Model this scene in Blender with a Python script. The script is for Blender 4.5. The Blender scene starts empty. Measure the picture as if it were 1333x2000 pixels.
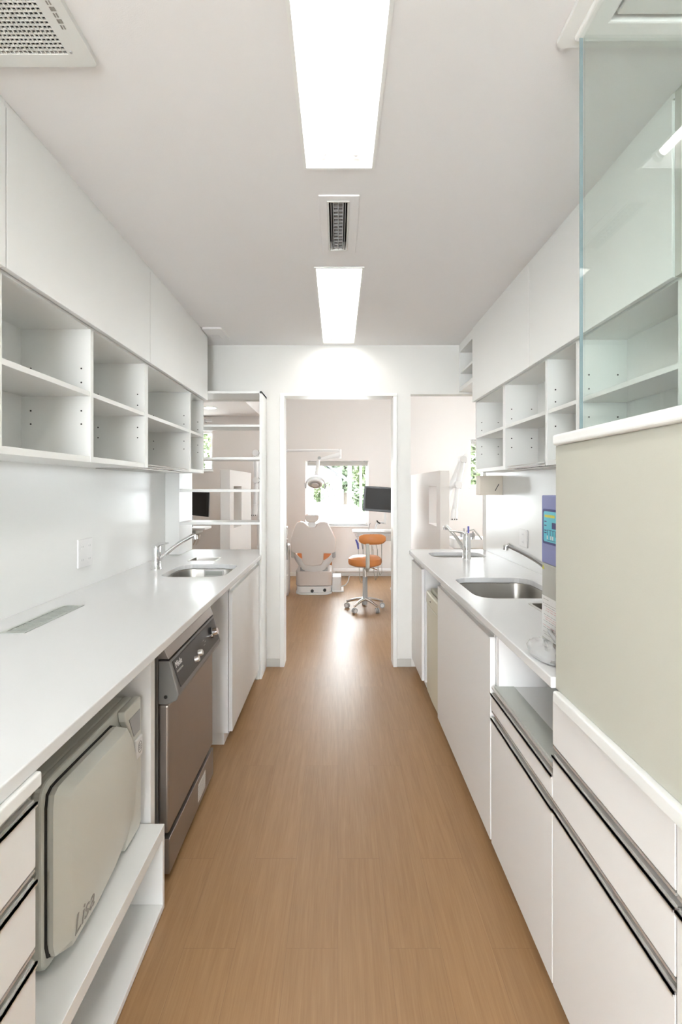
import bpy, bmesh, math, random
from mathutils import Vector, Matrix
from mathutils.geometry import tessellate_polygon
R = math.radians
random.seed(7)
SC = bpy.context.scene
COL = SC.collection

# ---------------------------------------------------------------- camera, world, exposure
F, VX, VY, H = 944.0, 660.5, 950.0, 1.345
cam_d = bpy.data.cameras.new('camera')
cam = bpy.data.objects.new('camera', cam_d); COL.objects.link(cam)
cam.location = (0, 0, H); cam.rotation_euler = (R(90), 0, 0)
cam_d.sensor_fit = 'AUTO'; cam_d.sensor_width = 36.0; cam_d.lens = 36.0 * F / 2000
cam_d.shift_x = (666.5 - VX) / 2000; cam_d.shift_y = (VY - 1000) / 2000
cam_d.clip_start = 0.02
SC.camera = cam
SC.view_settings.view_transform = 'Standard'; SC.view_settings.look = 'None'
SC.view_settings.gamma = 1; SC.view_settings.use_curve_mapping = False
SC.view_settings.exposure = 1.84
TUBE = 4.1          # fluorescent tube strength
SKY = 6.8
w = bpy.data.worlds.new('sky'); SC.world = w; w.use_nodes = True
bg = w.node_tree.nodes['Background']; bg.inputs[0].default_value = (0.90, 0.95, 1.0, 1); bg.inputs[1].default_value = SKY

CT = 0.868           # worktop height
CEIL = 2.40
YW = 3.607           # corridor end wall
def at(px, py, Y):   # point on the plane at depth Y
    return ((px - VX) * Y / F, Y, H - (py - VY) * Y / F)

# ---------------------------------------------------------------- materials
def mat(name, col, rough=0.5, metal=0.0, spec=0.5, emit=None, es=0, bump=0, bscale=60, aniso=None, coat=0, var=0, vscale=4):
    m = bpy.data.materials.new(name); m.use_nodes = True
    nt = m.node_tree; b = nt.nodes['Principled BSDF']
    b.inputs['Base Color'].default_value = (*col, 1); b.inputs['Roughness'].default_value = rough
    b.inputs['Metallic'].default_value = metal; b.inputs['Specular IOR Level'].default_value = spec
    if coat: b.inputs['Coat Weight'].default_value = coat; b.inputs['Coat Roughness'].default_value = .05
    if emit: b.inputs['Emission Color'].default_value = (*emit, 1); b.inputs['Emission Strength'].default_value = es
    tc = nt.nodes.new('ShaderNodeTexCoord')
    n = nt.nodes.new('ShaderNodeTexNoise')
    mp = nt.nodes.new('ShaderNodeMapping'); nt.links.new(tc.outputs['Object'], mp.inputs[0]); nt.links.new(mp.outputs[0], n.inputs['Vector'])
    if aniso: mp.inputs['Scale'].default_value = aniso
    n.inputs['Scale'].default_value = bscale if (bump or aniso) else vscale
    if bump:
        bp = nt.nodes.new('ShaderNodeBump'); bp.inputs['Strength'].default_value = bump; bp.inputs['Distance'].default_value = .002
        nt.links.new(n.outputs[0], bp.inputs['Height']); nt.links.new(bp.outputs[0], b.inputs['Normal'])
    mr = nt.nodes.new('ShaderNodeMapRange')
    v = var if var else .03
    mr.inputs[3].default_value = max(rough - v, 0.01); mr.inputs[4].default_value = rough + v
    nt.links.new(n.outputs[0], mr.inputs[0]); nt.links.new(mr.outputs[0], b.inputs['Roughness'])
    return m
M = {}
M['lam'] = mat('white_laminate', (.86, .86, .84), .38, bump=.04, bscale=300)
M['lamwarm'] = mat('white_door_laminate', (.85, .835, .815), .40)
M['inner'] = mat('shelf_melamine', (.86, .86, .835), .45)
M['panel'] = mat('gloss_wall_panel', (.86, .86, .84), .27, var=.003)
M['paint'] = mat('white_wallpaper', (.80, .79, .755), .8, bump=.15, bscale=400)
M['ceil'] = mat('ceiling_paper', (.86, .845, .84), .85, bump=.15, bscale=350)
M['roomwall'] = mat('treatment_wallpaper', (.76, .72, .69), .8, bump=.15, bscale=350)
M['beige'] = mat('half_wall_paper', (.54, .53, .455), .75, bump=.12, bscale=350)
M['trim'] = mat('white_trim', (.87, .87, .845), .35)
M['counter'] = mat('white_solid_surface', (.79, .79, .785), .22, var=.004)
M['greytrim'] = mat('grey_baseboard', (.58, .57, .53), .5)
M['alu'] = mat('brushed_aluminium', (.78, .77, .75), .45, .8, aniso=(300, 4, 300), bscale=1)
M['alushade'] = mat('shaded_channel', (.50, .48, .45), .55, .4)  # aluminium darkened in colour for the shade inside the grips
M['steel'] = mat('stainless_steel', (.42, .40, .37), .3, 1.0, aniso=(300, 4, 300), bscale=1)
M['dwsteel'] = mat('dull_stainless', (.36, .325, .295), .36, .85, aniso=(4, 300, 4), bscale=1)
M['dwside'] = mat('housing_grey', (.24, .235, .225), .42, .6)
M['chrome'] = mat('chrome', (.80, .80, .80), .08, 1.0)
M['dark'] = mat('dark_gap', (.03, .028, .025), .6)
M['black'] = mat('black_plastic', (.012, .011, .010), .3)
M['screen'] = mat('dark_screen', (.03, .028, .026), .4, spec=.25)
M['ctrl'] = mat('control_panel_dark', (.045, .040, .038), .38)
M['autobody'] = mat('autoclave_casing', (.56, .56, .50), .45)
M['autodoor'] = mat('autoclave_door', (.66, .66, .60), .32, spec=.6)
M['autologo'] = mat('grey_print', (.30, .28, .25), .5)
M['grille'] = mat('grille_grey', (.50, .52, .48), .45, .2)
M['grilledark'] = mat('grille_slot', (.19, .19, .17), .7)
M['ventdark'] = mat('vent_hole', (.035, .045, .045), .8)
M['ventpl'] = mat('vent_plastic', (.74, .74, .71), .5)
M['cream'] = mat('cream_plastic', (.72, .69, .56), .4)
M['purple'] = mat('lilac_plastic', (.235, .26, .50), .45)
M['navy'] = mat('navy_frame', (.04, .045, .19), .4)
M['lcd'] = mat('cyan_display', (.10, .55, .68), .3)
M['yellow'] = mat('yellow_print', (.65, .62, .10), .5)
M['mgrey'] = mat('machine_grey', (.50, .50, .46), .5)
M['paper'] = mat('paper_label', (.80, .79, .77), .6)
M['red'] = mat('red_print', (.70, .30, .30), .6)
M['orange'] = mat('orange_vinyl', (.62, .235, .07), .38)
M['shell'] = mat('chair_shell', (.70, .63, .585), .4)
M['white'] = mat('white_plastic', (.82, .81, .80), .32)
M['greypl'] = mat('grey_plastic', (.42, .42, .42), .45)
M['blue'] = mat('blue_plastic', (.09, .10, .42), .4)
M['tan'] = mat('tan_box', (.70, .63, .54), .6)
M['tube'] = mat('lit_tube', (1, 1, 1), .5, emit=(1.0, .985, .955), es=TUBE)
M['lampon'] = mat('lit_lamp', (1, 1, 1), .5, emit=(1.0, .94, .84), es=9)
M['blind'] = mat('grey_blind', (.50, .49, .46), .7)
M['concrete'] = mat('pale_paving', (.72, .72, .70), .8)
M['roofm'] = mat('roof_sheet', (.055, .057, .06), .5)
M['bark'] = mat('bark', (.05, .04, .03), .9)
def leafmat(name, a, b):
    m = mat(name, a, .6); nt = m.node_tree
    g = nt.nodes.new('ShaderNodeTexNoise'); g.inputs['Scale'].default_value = 3
    r = nt.nodes.new('ShaderNodeValToRGB'); r.color_ramp.elements[0].color = (*a, 1); r.color_ramp.elements[1].color = (*b, 1)
    r.color_ramp.elements[0].position = .35; r.color_ramp.elements[1].position = .65
    tc = nt.nodes.new('ShaderNodeTexCoord'); nt.links.new(tc.outputs['Object'], g.inputs['Vector'])
    nt.links.new(g.outputs[0], r.inputs[0]); nt.links.new(r.outputs[0], nt.nodes['Principled BSDF'].inputs['Base Color'])
    return m
M['leaf'] = leafmat('leaf_green', (.045, .066, .034), (.085, .110, .060))
M['leafy'] = leafmat('leaf_yellow_green', (.060, .085, .036), (.110, .130, .065))
def glassmat(name, tint, mul=1.0):
    m = bpy.data.materials.new(name); m.use_nodes = True; nt = m.node_tree; nt.nodes.clear()
    o = nt.nodes.new('ShaderNodeOutputMaterial'); mx = nt.nodes.new('ShaderNodeMixShader')
    t = nt.nodes.new('ShaderNodeBsdfTransparent'); t.inputs[0].default_value = (*tint, 1)
    g = nt.nodes.new('ShaderNodeBsdfGlossy'); g.inputs['Roughness'].default_value = .01
    f = nt.nodes.new('ShaderNodeFresnel'); f.inputs[0].default_value = 1.5
    ge = nt.nodes.new('ShaderNodeNewGeometry'); iv = nt.nodes.new('ShaderNodeMath'); iv.operation = 'SUBTRACT'; iv.inputs[0].default_value = 1
    mu = nt.nodes.new('ShaderNodeMath'); mu.operation = 'MULTIPLY'
    nt.links.new(ge.outputs['Backfacing'], iv.inputs[1]); nt.links.new(f.outputs[0], mu.inputs[0]); nt.links.new(iv.outputs[0], mu.inputs[1])
    nt.links.new(mu.outputs[0], mx.inputs[0]); nt.links.new(t.outputs[0], mx.inputs[1]); nt.links.new(g.outputs[0], mx.inputs[2]); nt.links.new(mx.outputs[0], o.inputs[0])
    return m
M['glass'] = glassmat('clear_glass', (.955, .975, .965))
M['wglass'] = glassmat('window_glass', (.98, .99, .985))
M['glassedge'] = mat('glass_edge', (.20, .27, .29), .15)
M['film'] = mat('clear_film', (.85, .85, .84), .25)
M['film'].node_tree.nodes['Principled BSDF'].inputs['Transmission Weight'].default_value = .55
def woodfloor():
    m = bpy.data.materials.new('oak_vinyl_floor'); m.use_nodes = True; nt = m.node_tree; b = nt.nodes['Principled BSDF']
    L = nt.links.new; N = nt.nodes.new
    tc = N('ShaderNodeTexCoord'); mp = N('ShaderNodeMapping'); mp.inputs['Rotation'].default_value = (0, 0, R(90)); L(tc.outputs['Object'], mp.inputs[0])
    br = N('ShaderNodeTexBrick'); L(mp.outputs[0], br.inputs[0]); br.inputs['Scale'].default_value = 1
    br.inputs['Brick Width'].default_value = .92; br.inputs['Row Height'].default_value = .15; br.inputs['Mortar Size'].default_value = .0007
    br.inputs['Mortar Smooth'].default_value = .3
    br.inputs['Color1'].default_value = (.0, .0, .0, 1); br.inputs['Color2'].default_value = (1, 1, 1, 1); br.inputs['Mortar'].default_value = (.5, .5, .5, 1); br.offset = .37
    g = N('ShaderNodeTexNoise'); mg = N('ShaderNodeMapping'); mg.inputs['Scale'].default_value = (38, 1.8, 1); L(tc.outputs['Object'], mg.inputs[0])
    g.inputs['Scale'].default_value = 1.6; g.inputs['Detail'].default_value = 6; g.inputs['Distortion'].default_value = .8; L(mg.outputs[0], g.inputs['Vector'])
    # shift the grain per plank
    ad = N('ShaderNodeVectorMath'); ad.operation = 'ADD'; L(mg.outputs[0], ad.inputs[0]); sc = N('ShaderNodeVectorMath'); sc.operation = 'SCALE'; sc.inputs[3].default_value = 9
    L(br.outputs['Color'], sc.inputs[0]); L(sc.outputs[0], ad.inputs[1]); L(ad.outputs[0], g.inputs['Vector'])
    fine = N('ShaderNodeTexNoise'); mf = N('ShaderNodeMapping'); mf.inputs['Scale'].default_value = (220, 9, 1); L(tc.outputs['Object'], mf.inputs[0]); L(mf.outputs[0], fine.inputs['Vector'])
    fine.inputs['Scale'].default_value = 1; fine.inputs['Detail'].default_value = 3
    r = N('ShaderNodeValToRGB'); e = r.color_ramp.elements; e[0].position = .25; e[0].color = (.280, .149, .061, 1); e[1].position = .75; e[1].color = (.392, .233, .112, 1)
    mixg = N('ShaderNodeMix'); mixg.data_type = 'FLOAT'; mixg.inputs[0].default_value = .35; L(g.outputs[0], mixg.inputs[2]); L(fine.outputs[0], mixg.inputs[3]); L(mixg.outputs[0], r.inputs[0])
    hsv = N('ShaderNodeHueSaturation'); L(r.outputs[0], hsv.inputs['Color']); mr = N('ShaderNodeMapRange'); mr.inputs[3].default_value = .96; mr.inputs[4].default_value = 1.04; L(br.outputs['Color'], mr.inputs[0]); L(mr.outputs[0], hsv.inputs['Value'])
    mx = N('ShaderNodeMix'); mx.data_type = 'RGBA'; L(br.outputs['Fac'], mx.inputs[0]); L(hsv.outputs[0], mx.inputs[6]); mx.inputs[7].default_value = (.26, .145, .068, 1)
    L(mx.outputs[2], b.inputs['Base Color']); b.inputs['Roughness'].default_value = .37
    bp = N('ShaderNodeBump'); bp.inputs['Strength'].default_value = .12; bp.inputs['Distance'].default_value = .001; L(g.outputs[0], bp.inputs['Height']); L(bp.outputs[0], b.inputs['Normal'])
    return m
M['floor'] = woodfloor()

# ---------------------------------------------------------------- building helpers
def rootloc(o):
    v = Vector((0, 0, 0))
    while o is not None: v += o.location; o = o.parent
    return v
class MB:
    def __init__(s): s.bm = bmesh.new(); s.mi = 0
    def _f(s, vs):
        try: f = s.bm.faces.new(vs); f.material_index = s.mi; return f
        except ValueError: return None
    def box(s, x0, x1, y0, y1, z0, z1, mi=None):
        if mi is not None: s.mi = mi
        x0, x1 = sorted((x0, x1)); y0, y1 = sorted((y0, y1)); z0, z1 = sorted((z0, z1))
        v = [s.bm.verts.new(p) for p in ((x0,y0,z0),(x1,y0,z0),(x1,y1,z0),(x0,y1,z0),(x0,y0,z1),(x1,y0,z1),(x1,y1,z1),(x0,y1,z1))]
        for q in ((3,2,1,0),(4,5,6,7),(0,1,5,4),(1,2,6,5),(2,3,7,6),(3,0,4,7)): s._f([v[i] for i in q])
        return s
    def rings(s, rs, cap0=True, cap1=True, closed=True):
        vr = [[s.bm.verts.new(p) for p in r] for r in rs]
        n = len(vr[0])
        for a, b in zip(vr, vr[1:]):
            for i in range(n if closed else n - 1):
                j = (i + 1) % n; s._f((a[i], a[j], b[j], b[i]))
        if cap0: s._f(list(reversed(vr[0])))
        if cap1: s._f(vr[-1])
        return s
    def cyl(s, p0, p1, r0, r1=None, n=20, mi=None, caps=True):
        if mi is not None: s.mi = mi
        r1 = r0 if r1 is None else r1; p0, p1 = Vector(p0), Vector(p1); d = (p1 - p0).normalized()
        a = d.orthogonal().normalized(); b = d.cross(a)
        rs = [[p + (a * math.cos(t) + b * math.sin(t)) * r for t in [2*math.pi*i/n for i in range(n)]] for p, r in ((p0, r0), (p1, r1))]
        return s.rings(rs, caps, caps)
    def tube(s, pts, r, n=12, mi=None):
        if mi is not None: s.mi = mi
        pts = [Vector(p) for p in pts]; rr = r if isinstance(r, (list, tuple)) else [r]*len(pts)
        rs = []; up = None
        for i, p in enumerate(pts):
            d = (pts[min(i+1, len(pts)-1)] - pts[max(i-1, 0)]).normalized()
            if up is None: up = d.orthogonal().normalized()
            a = (up - d * up.dot(d)).normalized(); up = a; b = d.cross(a)
            rs.append([p + (a*math.cos(t) + b*math.sin(t)) * rr[i] for t in [2*math.pi*k/n for k in range(n)]])
        return s.rings(rs)
    def lathe(s, prof, c, axis=(0,0,1), n=28, mi=None, caps=True):
        if mi is not None: s.mi = mi
        c = Vector(c); d = Vector(axis).normalized(); a = d.orthogonal().normalized(); b = d.cross(a)
        return s.rings([[c + d*h + (a*math.cos(t)+b*math.sin(t))*max(r, 1e-4) for t in [2*math.pi*k/n for k in range(n)]] for r, h in prof], caps, caps)
    def prism(s, poly, plane, t0, t1, mi=None, holes=()):
        if mi is not None: s.mi = mi
        def P(u, v, t): return {'xy': (u, v, t), 'xz': (u, t, v), 'yz': (t, u, v)}[plane]
        loops = [list(poly)] + [list(h) for h in holes]
        flat = [p for l in loops for p in l]
        tris = tessellate_polygon([[Vector((p[0], p[1], 0)) for p in l] for l in loops])
        va = [s.bm.verts.new(P(*p, t0)) for p in flat]; vb = [s.bm.verts.new(P(*p, t1)) for p in flat]
        if len(loops) == 1:
            s._f(va); s._f(list(reversed(vb)))
        else:
            for t in tris: s._f([va[i] for i in t]); s._f([vb[i] for i in reversed(t)])
        k = 0
        for l in loops:
            n = len(l)
            for i in range(n): j = (i+1) % n; s._f((va[k+i], va[k+j], vb[k+j], vb[k+i]))
            k += n
        return s
    def ell(s, c, r, nu=24, nv=14, mi=None, v0=-90, v1=90):
        if mi is not None: s.mi = mi
        rs = []
        for j in range(nv+1):
            t = R(v0 + (v1-v0)*j/nv); cc = max(math.cos(t), .004)
            rs.append([(c[0]+r[0]*cc*math.cos(u), c[1]+r[1]*cc*math.sin(u), c[2]+r[2]*math.sin(t)) for u in [2*math.pi*i/nu for i in range(nu)]])
        return s.rings(rs)
    def build(s, name, mats, parent=None, bevel=0, smooth=False, local=False, seg=2, sub=0, xf=None):
        if not isinstance(mats, (list, tuple)): mats = [mats]
        bm = s.bm
        bmesh.ops.recalc_face_normals(bm, faces=bm.faces)
        if xf is not None: bmesh.ops.transform(bm, matrix=xf, verts=bm.verts)
        me = bpy.data.meshes.new(name); o = bpy.data.objects.new(name, me); COL.objects.link(o)
        if parent is not None:
            o.parent = parent
            if not local: bmesh.ops.translate(bm, vec=-rootloc(parent), verts=bm.verts)
        else:
            xs = [v.co.x for v in bm.verts]; ys = [v.co.y for v in bm.verts]; z = min(v.co.z for v in bm.verts)
            c = Vector(((min(xs)+max(xs))/2, (min(ys)+max(ys))/2, z)); o.location = c
            bmesh.ops.translate(bm, vec=-c, verts=bm.verts)
        bm.to_mesh(me); bm.free()
        for m in mats: me.materials.append(M[m] if isinstance(m, str) else m)
        if smooth:
            me.polygons.foreach_set('use_smooth', [True]*len(me.polygons)); me.set_sharp_from_angle(angle=R(38))
        if bevel:
            b = o.modifiers.new('bevel', 'BEVEL'); b.width = bevel; b.segments = seg; b.limit_method = 'ANGLE'; b.angle_limit = R(40)
        if sub:
            q = o.modifiers.new('sub', 'SUBSURF'); q.levels = q.render_levels = sub
        return o
def tag(o, label, cat, group=None, kind=None):
    o['label'] = label; o['category'] = cat
    if group: o['group'] = group
    if kind: o['kind'] = kind
    return o
def thing(name, label, cat, loc=(0,0,0), rz=0, group=None):
    o = bpy.data.objects.new(name, None); COL.objects.link(o); o.location = loc; o.rotation_euler = (0, 0, rz); o.empty_display_size = .1
    return tag(o, label, cat, group)
def struct(o, label=None, cat=None):
    o['kind'] = 'structure'
    if label: o['label'] = label
    if cat: o['category'] = cat
    return o
def plabel(o, label): o['label'] = label; return o
def rrect(x0, x1, y0, y1, r, n=6):
    pts = []
    for cx, cy, a in ((x1-r, y1-r, 0), (x0+r, y1-r, 90), (x0+r, y0+r, 180), (x1-r, y0+r, 270)):
        for i in range(n+1): t = R(a + 90*i/n); pts.append((cx + r*math.cos(t), cy + r*math.sin(t)))
    return pts
def rect(x0, x1, y0, y1): return [(x0,y0),(x1,y0),(x1,y1),(x0,y1)]
def text_obj(txt, size, ext, m, name, parent, mtx, shear=0, local=False):
    cu = bpy.data.curves.new('txt', 'FONT'); cu.body = txt; cu.size = size; cu.extrude = ext; cu.shear = shear
    to = bpy.data.objects.new('txt', cu); COL.objects.link(to)
    dg = bpy.context.evaluated_depsgraph_get(); me = bpy.data.meshes.new_from_object(to.evaluated_get(dg))
    bpy.data.objects.remove(to); bpy.data.curves.remove(cu)
    if not local: mtx = Matrix.Translation(-rootloc(parent)) @ mtx
    me.transform(mtx); me.name = name; me.materials.clear(); me.materials.append(M[m])
    o = bpy.data.objects.new(name, me); COL.objects.link(o); o.parent = parent; return o
def basis(origin, right, up):
    r = Vector(right).normalized(); u = Vector(up).normalized(); n = r.cross(u)
    m = Matrix((r, u, n)).transposed().to_4x4(); m.translation = Vector(origin); return m
def copy_tree(o, parent=None):
    c = o.copy(); COL.objects.link(c)
    if parent is not None: c.parent = parent
    for ch in list(o.children): copy_tree(ch, c)
    return c

# ================================================================ STRUCTURE
RX0, RX1, RY1, RH = -3.4, 3.4, 7.255, 3.30       # treatment room
LX, RXW = -1.205, 1.107                           # corridor side walls
struct(MB().box(RX0, RX1, -2.6, RY1, -.06, 0).build('floor', 'floor'), 'pale oak vinyl plank floor running down the aisle', 'floor')
# corridor ceiling with cut-outs for the recessed fittings
L1 = (-.108, .116, .365, 1.5985); L2 = (-.110, .121, 2.327, 3.544); SV = (-.037, .037, 1.78, 2.145)
holes = [rect(*L1), rect(*L2), rect(*SV)]
struct(MB().prism(rect(LX-.1, RXW+.1, -2.6, YW+.09), 'xy', CEIL, CEIL+.02, holes=holes).build('ceiling', 'ceil'), 'smooth off-white corridor ceiling', 'ceiling')
struct(MB().box(LX-.1, RXW+.1, -2.7, YW, 2.6, 2.65).build('ceiling', 'paint'), 'unseen slab added above the corridor ceiling to block sky light', 'ceiling')  # added out of view, stops sky light leaking through ceiling gaps
struct(MB().box(LX-.1, LX, -2.6, YW, 0, 2.6).build('wall_left', 'panel'), 'glossy white wall panel behind the left worktop', 'wall')
struct(MB().box(RXW, RXW+.1, -2.6, YW, 0, 2.6).build('wall_right', 'panel'), 'glossy white wall panel behind the right worktop', 'wall')
struct(MB().prism(rect(LX-.1, RXW+.1, 0, 2.6), 'xz', -2.7, -2.6, holes=[rect(-1.15, .15, .5, 2.35)]).build('wall_rear', 'paint'), 'white wall behind the camera with an opening added for sky light', 'wall')  # unseen opening added so sky light fills the corridor
DX0, DX1, DZ = -.40, .411, 2.018
h = [rect(LX, -.548, CT-.03, 1.9925), rect(.5435, RXW, CT-.03, 2.033), ]
far = MB().prism([(RX0,0),(DX0-.02,0),(DX0-.02,DZ+.012),(DX1+.02,DZ+.012),(DX1+.02,0),(RX1,0),(RX1,RH),(RX0,RH)], 'xz', YW, YW+.085, holes=h)
struct(far.build('wall_far', 'paint'), 'white end wall with doorway and two pass-through openings', 'wall')
# treatment room shell
WC = (-.488, .457, .753, 1.729); WL = (-2.55, -1.884, 1.583, 2.182); WR = (1.98, 2.75, 1.335, 2.05)
def wz(wd): return rect(wd[0], wd[1], wd[2], wd[3])
struct(MB().prism(rect(RX0, RX1, 0, RH), 'xz', RY1, RY1+.16, holes=[wz(WC), wz(WL), wz(WR)]).build('wall_back', 'roomwall'), 'pale pinkish window wall of the treatment room', 'wall')
struct(MB().prism(rect(YW, RY1+.1, 0, RH), 'yz', RX0-.1, RX0).build('wall_outer_left', 'roomwall'), 'left wall of the treatment room', 'wall')
struct(MB().prism(rect(YW, RY1+.1, 0, RH), 'yz', RX1, RX1+.1, holes=[rect(4.9, 6.1, .9, 2.0)]).build('wall_outer_right', 'roomwall'), 'right wall of the treatment room with an unseen window for light', 'wall')
struct(MB().box(RX0, RX1, YW, RY1+.16, RH, RH+.05).build('ceiling', 'ceil'), 'high ceiling of the treatment room', 'ceiling')
struct(MB().box(RX0, -1.155, YW+.085, RY1, CEIL, RH).build('ceiling', 'roomwall'), 'dropped ceiling over the left bay', 'ceiling')
def halfwall(x0, x1, y0, y1, hole, name, lab):
    struct(MB().prism(rect(y0, y1, 0, 1.50), 'yz', x0, x1, holes=[rect(*hole)]).build(name, 'roomwall', bevel=.004), lab, 'partition')
halfwall(-1.093, -1.0, 4.48, 5.57, (4.64, 5.02, .94, 1.345), 'wall_partition_left', 'chest-high white partition seen through the left opening')
halfwall(1.0, 1.094, 4.73, 6.6, (4.90, 5.32, .94, 1.345), 'wall_partition_right', 'chest-high white partition seen through the right opening')
# windows
def window(n, wd, lab, rail=False, y=RY1, blind=True):
    x0, x1, z0, z1 = wd
    f = MB(); t = .035
    f.prism(rect(x0, x1, z0, z1), 'xz', y+.07, y+.12, holes=[rect(x0+t, x1-t, z0+t, z1-t)])
    o = struct(f.build('window_%d' % n, 'trim', bevel=.003), lab, 'window')
    MB().box(x0+t, x1-t, y+.09, y+.096, z0+t, z1-t).build('pane', 'wglass', o)
    MB().box(x0-.01, x1+.01, y-.012, y+.07, z0-.018, z0).build('sill', 'trim', o, bevel=.003)
    if rail:
        b = MB(); b.cyl((x0+.03, y+.035, z1-.022), (x1-.01, y+.035, z1-.022), .018); b.box(x0+.03, x1-.01, y+.028, y+.042, z1-.075, z1-.022)
        b.build('roller_blind', 'blind', o, smooth=True)
        for bx in (x0+.06, x1-.06): MB().box(bx-.012, bx+.012, y+.01, y+.05, z1-.012, z1).build('bracket', 'greypl', o)
    return o
window(1, WC, 'square window behind the dental chair with raised roller blind', True)
window(2, WL, 'small window high on the left of the treatment room')
window(3, WR, 'window behind the jointed arm in the right opening', True)
fr = MB(); fr.prism(rect(4.9, 6.1, .9, 2.0), 'yz', RX1+.03, RX1+.08, holes=[rect(4.94, 5.48, .94, 1.96), rect(5.52, 6.06, .94, 1.96)])  # unseen window, sized for the light it lets into the right bay
o = struct(fr.build('window_4', 'trim'), 'unseen side window sized to light the treatment room', 'window'); MB().box(RX1+.05, RX1+.056, 4.94, 6.06, .94, 1.96).build('pane', 'wglass', o)
# baseboards
def bb(name, x0, x1, y0, y1, lab, m='greytrim', h=.06): struct(MB().box(x0, x1, y0, y1, 0, h).build(name, m, bevel=.002), lab, 'baseboard')
bb('baseboard_far', -.532, -.434, YW-.006, YW, 'grey baseboard left of the doorway')
bb('baseboard_far', .442, .548, YW-.006, YW, 'grey baseboard right of the doorway')
bb('baseboard_back', RX0, RX1, RY1-.01, RY1, 'white baseboard under the treatment room window', 'trim')
# door frame (open doorway)
df = MB(); c = .028
for s0, s1 in ((DX0-.033, DX0+.0), (DX1, DX1+.030)): df.box(s0, s1, YW-.012, YW+.135, 0, DZ+.0)
df.box(DX0-.033, DX1+.030, YW-.012, YW+.135, DZ, DZ+.022)
struct(df.build('door_1', 'trim', bevel=.003), 'white frame of the open doorway', 'door frame')
# frame and shelves in the left opening
FY = 3.368
sf = thing('pass_through_shelf', 'white framed open shelf rack filling the left pass-through above the worktop', 'shelf', (-.83, 3.5, CT))
MB().box(-.548, -.532, FY, YW, 0, 2.01).build('side_panel', 'trim', sf, bevel=.002)
MB().box(LX, -1.106, FY, 3.665, CT, 1.9925).build('side_panel', 'trim', sf, bevel=.002)
MB().box(LX, -.532, FY, YW, 1.9925, 2.01).build('top_panel', 'trim', sf, bevel=.002)
for z0, z1 in ((1.760, 1.777), (1.532, 1.549), (1.306, 1.324), (1.0775, 1.095)):
    MB().box(-1.106, -.548, FY+.004, 3.60, z0, z1).build('shelf', 'trim', sf, bevel=.0015)

# half wall on the right with cap and apron
struct(MB().box(.543, .60, -1.2, 1.206, .841, 1.446).build('wall_half', 'beige', bevel=.003), 'beige half wall standing on the near right worktop', 'wall')
struct(MB().box(.53, .625, -1.2, 1.195, 1.446, 1.472).build('trim_1', 'trim', bevel=.006, seg=3), 'white cap board along the half wall', 'trim')
struct(MB().box(.53, .60, -1.2, 1.193, .813, .841).build('trim_2', 'trim', bevel=.004, seg=3), 'white apron board under the beige half wall', 'trim')
g = thing('glass_screen', 'clear glass screen standing on the white cap of the half wall', 'glass screen', (.56, 0, 1.472))
MB().box(.557, .565, -1.2, 1.113, 1.472, CEIL-.002).build('glass_pane', 'glass', g)
MB().box(.566, .890, 1.105, 1.113, 1.472, CEIL-.002).build('glass_pane', 'glass', g)
plabel(MB().box(.5572, .5648, 1.1131, 1.1145, 1.473, CEIL-.003).build('polished_edge', 'glassedge', g), 'blue-green polished glass edge')

# ================================================================ CEILING FITTINGS
def lamp(b, name, lab, cat='ceiling light', end=True):
    x0, x1, y0, y1 = b; cx = (x0+x1)/2; z = CEIL; t = thing(name, lab, cat, (cx, (y0+y1)/2, z-.004), group=None)
    MB().prism(rect(x0-.006, x1+.006, y0-.006, y1+.006), 'xy', z-.005, z-.0005, holes=[rect(x0+.004, x1-.004, y0+.004, y1-.004)]).build('rim', 'trim', t)
    hs = MB(); d = .075
    for s in (-1, 1):   # reflector: two sloping outer sides and a central ridge
        xo = x0+.003 if s < 0 else x1-.003
        hs.prism([(xo, z), (xo, z+d+.01), (cx, z+d+.01), (cx, z+.012), (cx+s*.03, z+d), (xo-s*.018, z+d)], 'xz', y0+.003, y1-.003)
    hs.box(x0+.003, x1-.003, y0+.003, y0+.006, z, z+d); hs.box(x0+.003, x1-.003, y1-.006, y1-.003, z, z+d)
    hs.build('reflector', 'white', t)
    for s in (-1, 1):
        tx = cx + s*.055
        MB().cyl((tx, y0+.03, z+.032), (tx, y1-.035, z+.032), .0145, n=16).build('tube', 'tube', t, smooth=True)
        for yy, dd in ((y0+.006, .024), (y1-.006, -.030)):
            q = MB(); q.cyl((tx, yy, z+.032), (tx, yy+dd*.6, z+.032), .019); q.cyl((tx, yy+dd*.6, z+.032), (tx, yy+dd, z+.032), .014)
            q.build('socket', 'white', t, smooth=True)
    return t
lamp(L1, 'fluorescent_light', 'long twin-tube recessed ceiling light nearest the camera')
lamp(L2, 'fluorescent_light', 'twin-tube recessed ceiling light close to the end wall')
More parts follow.
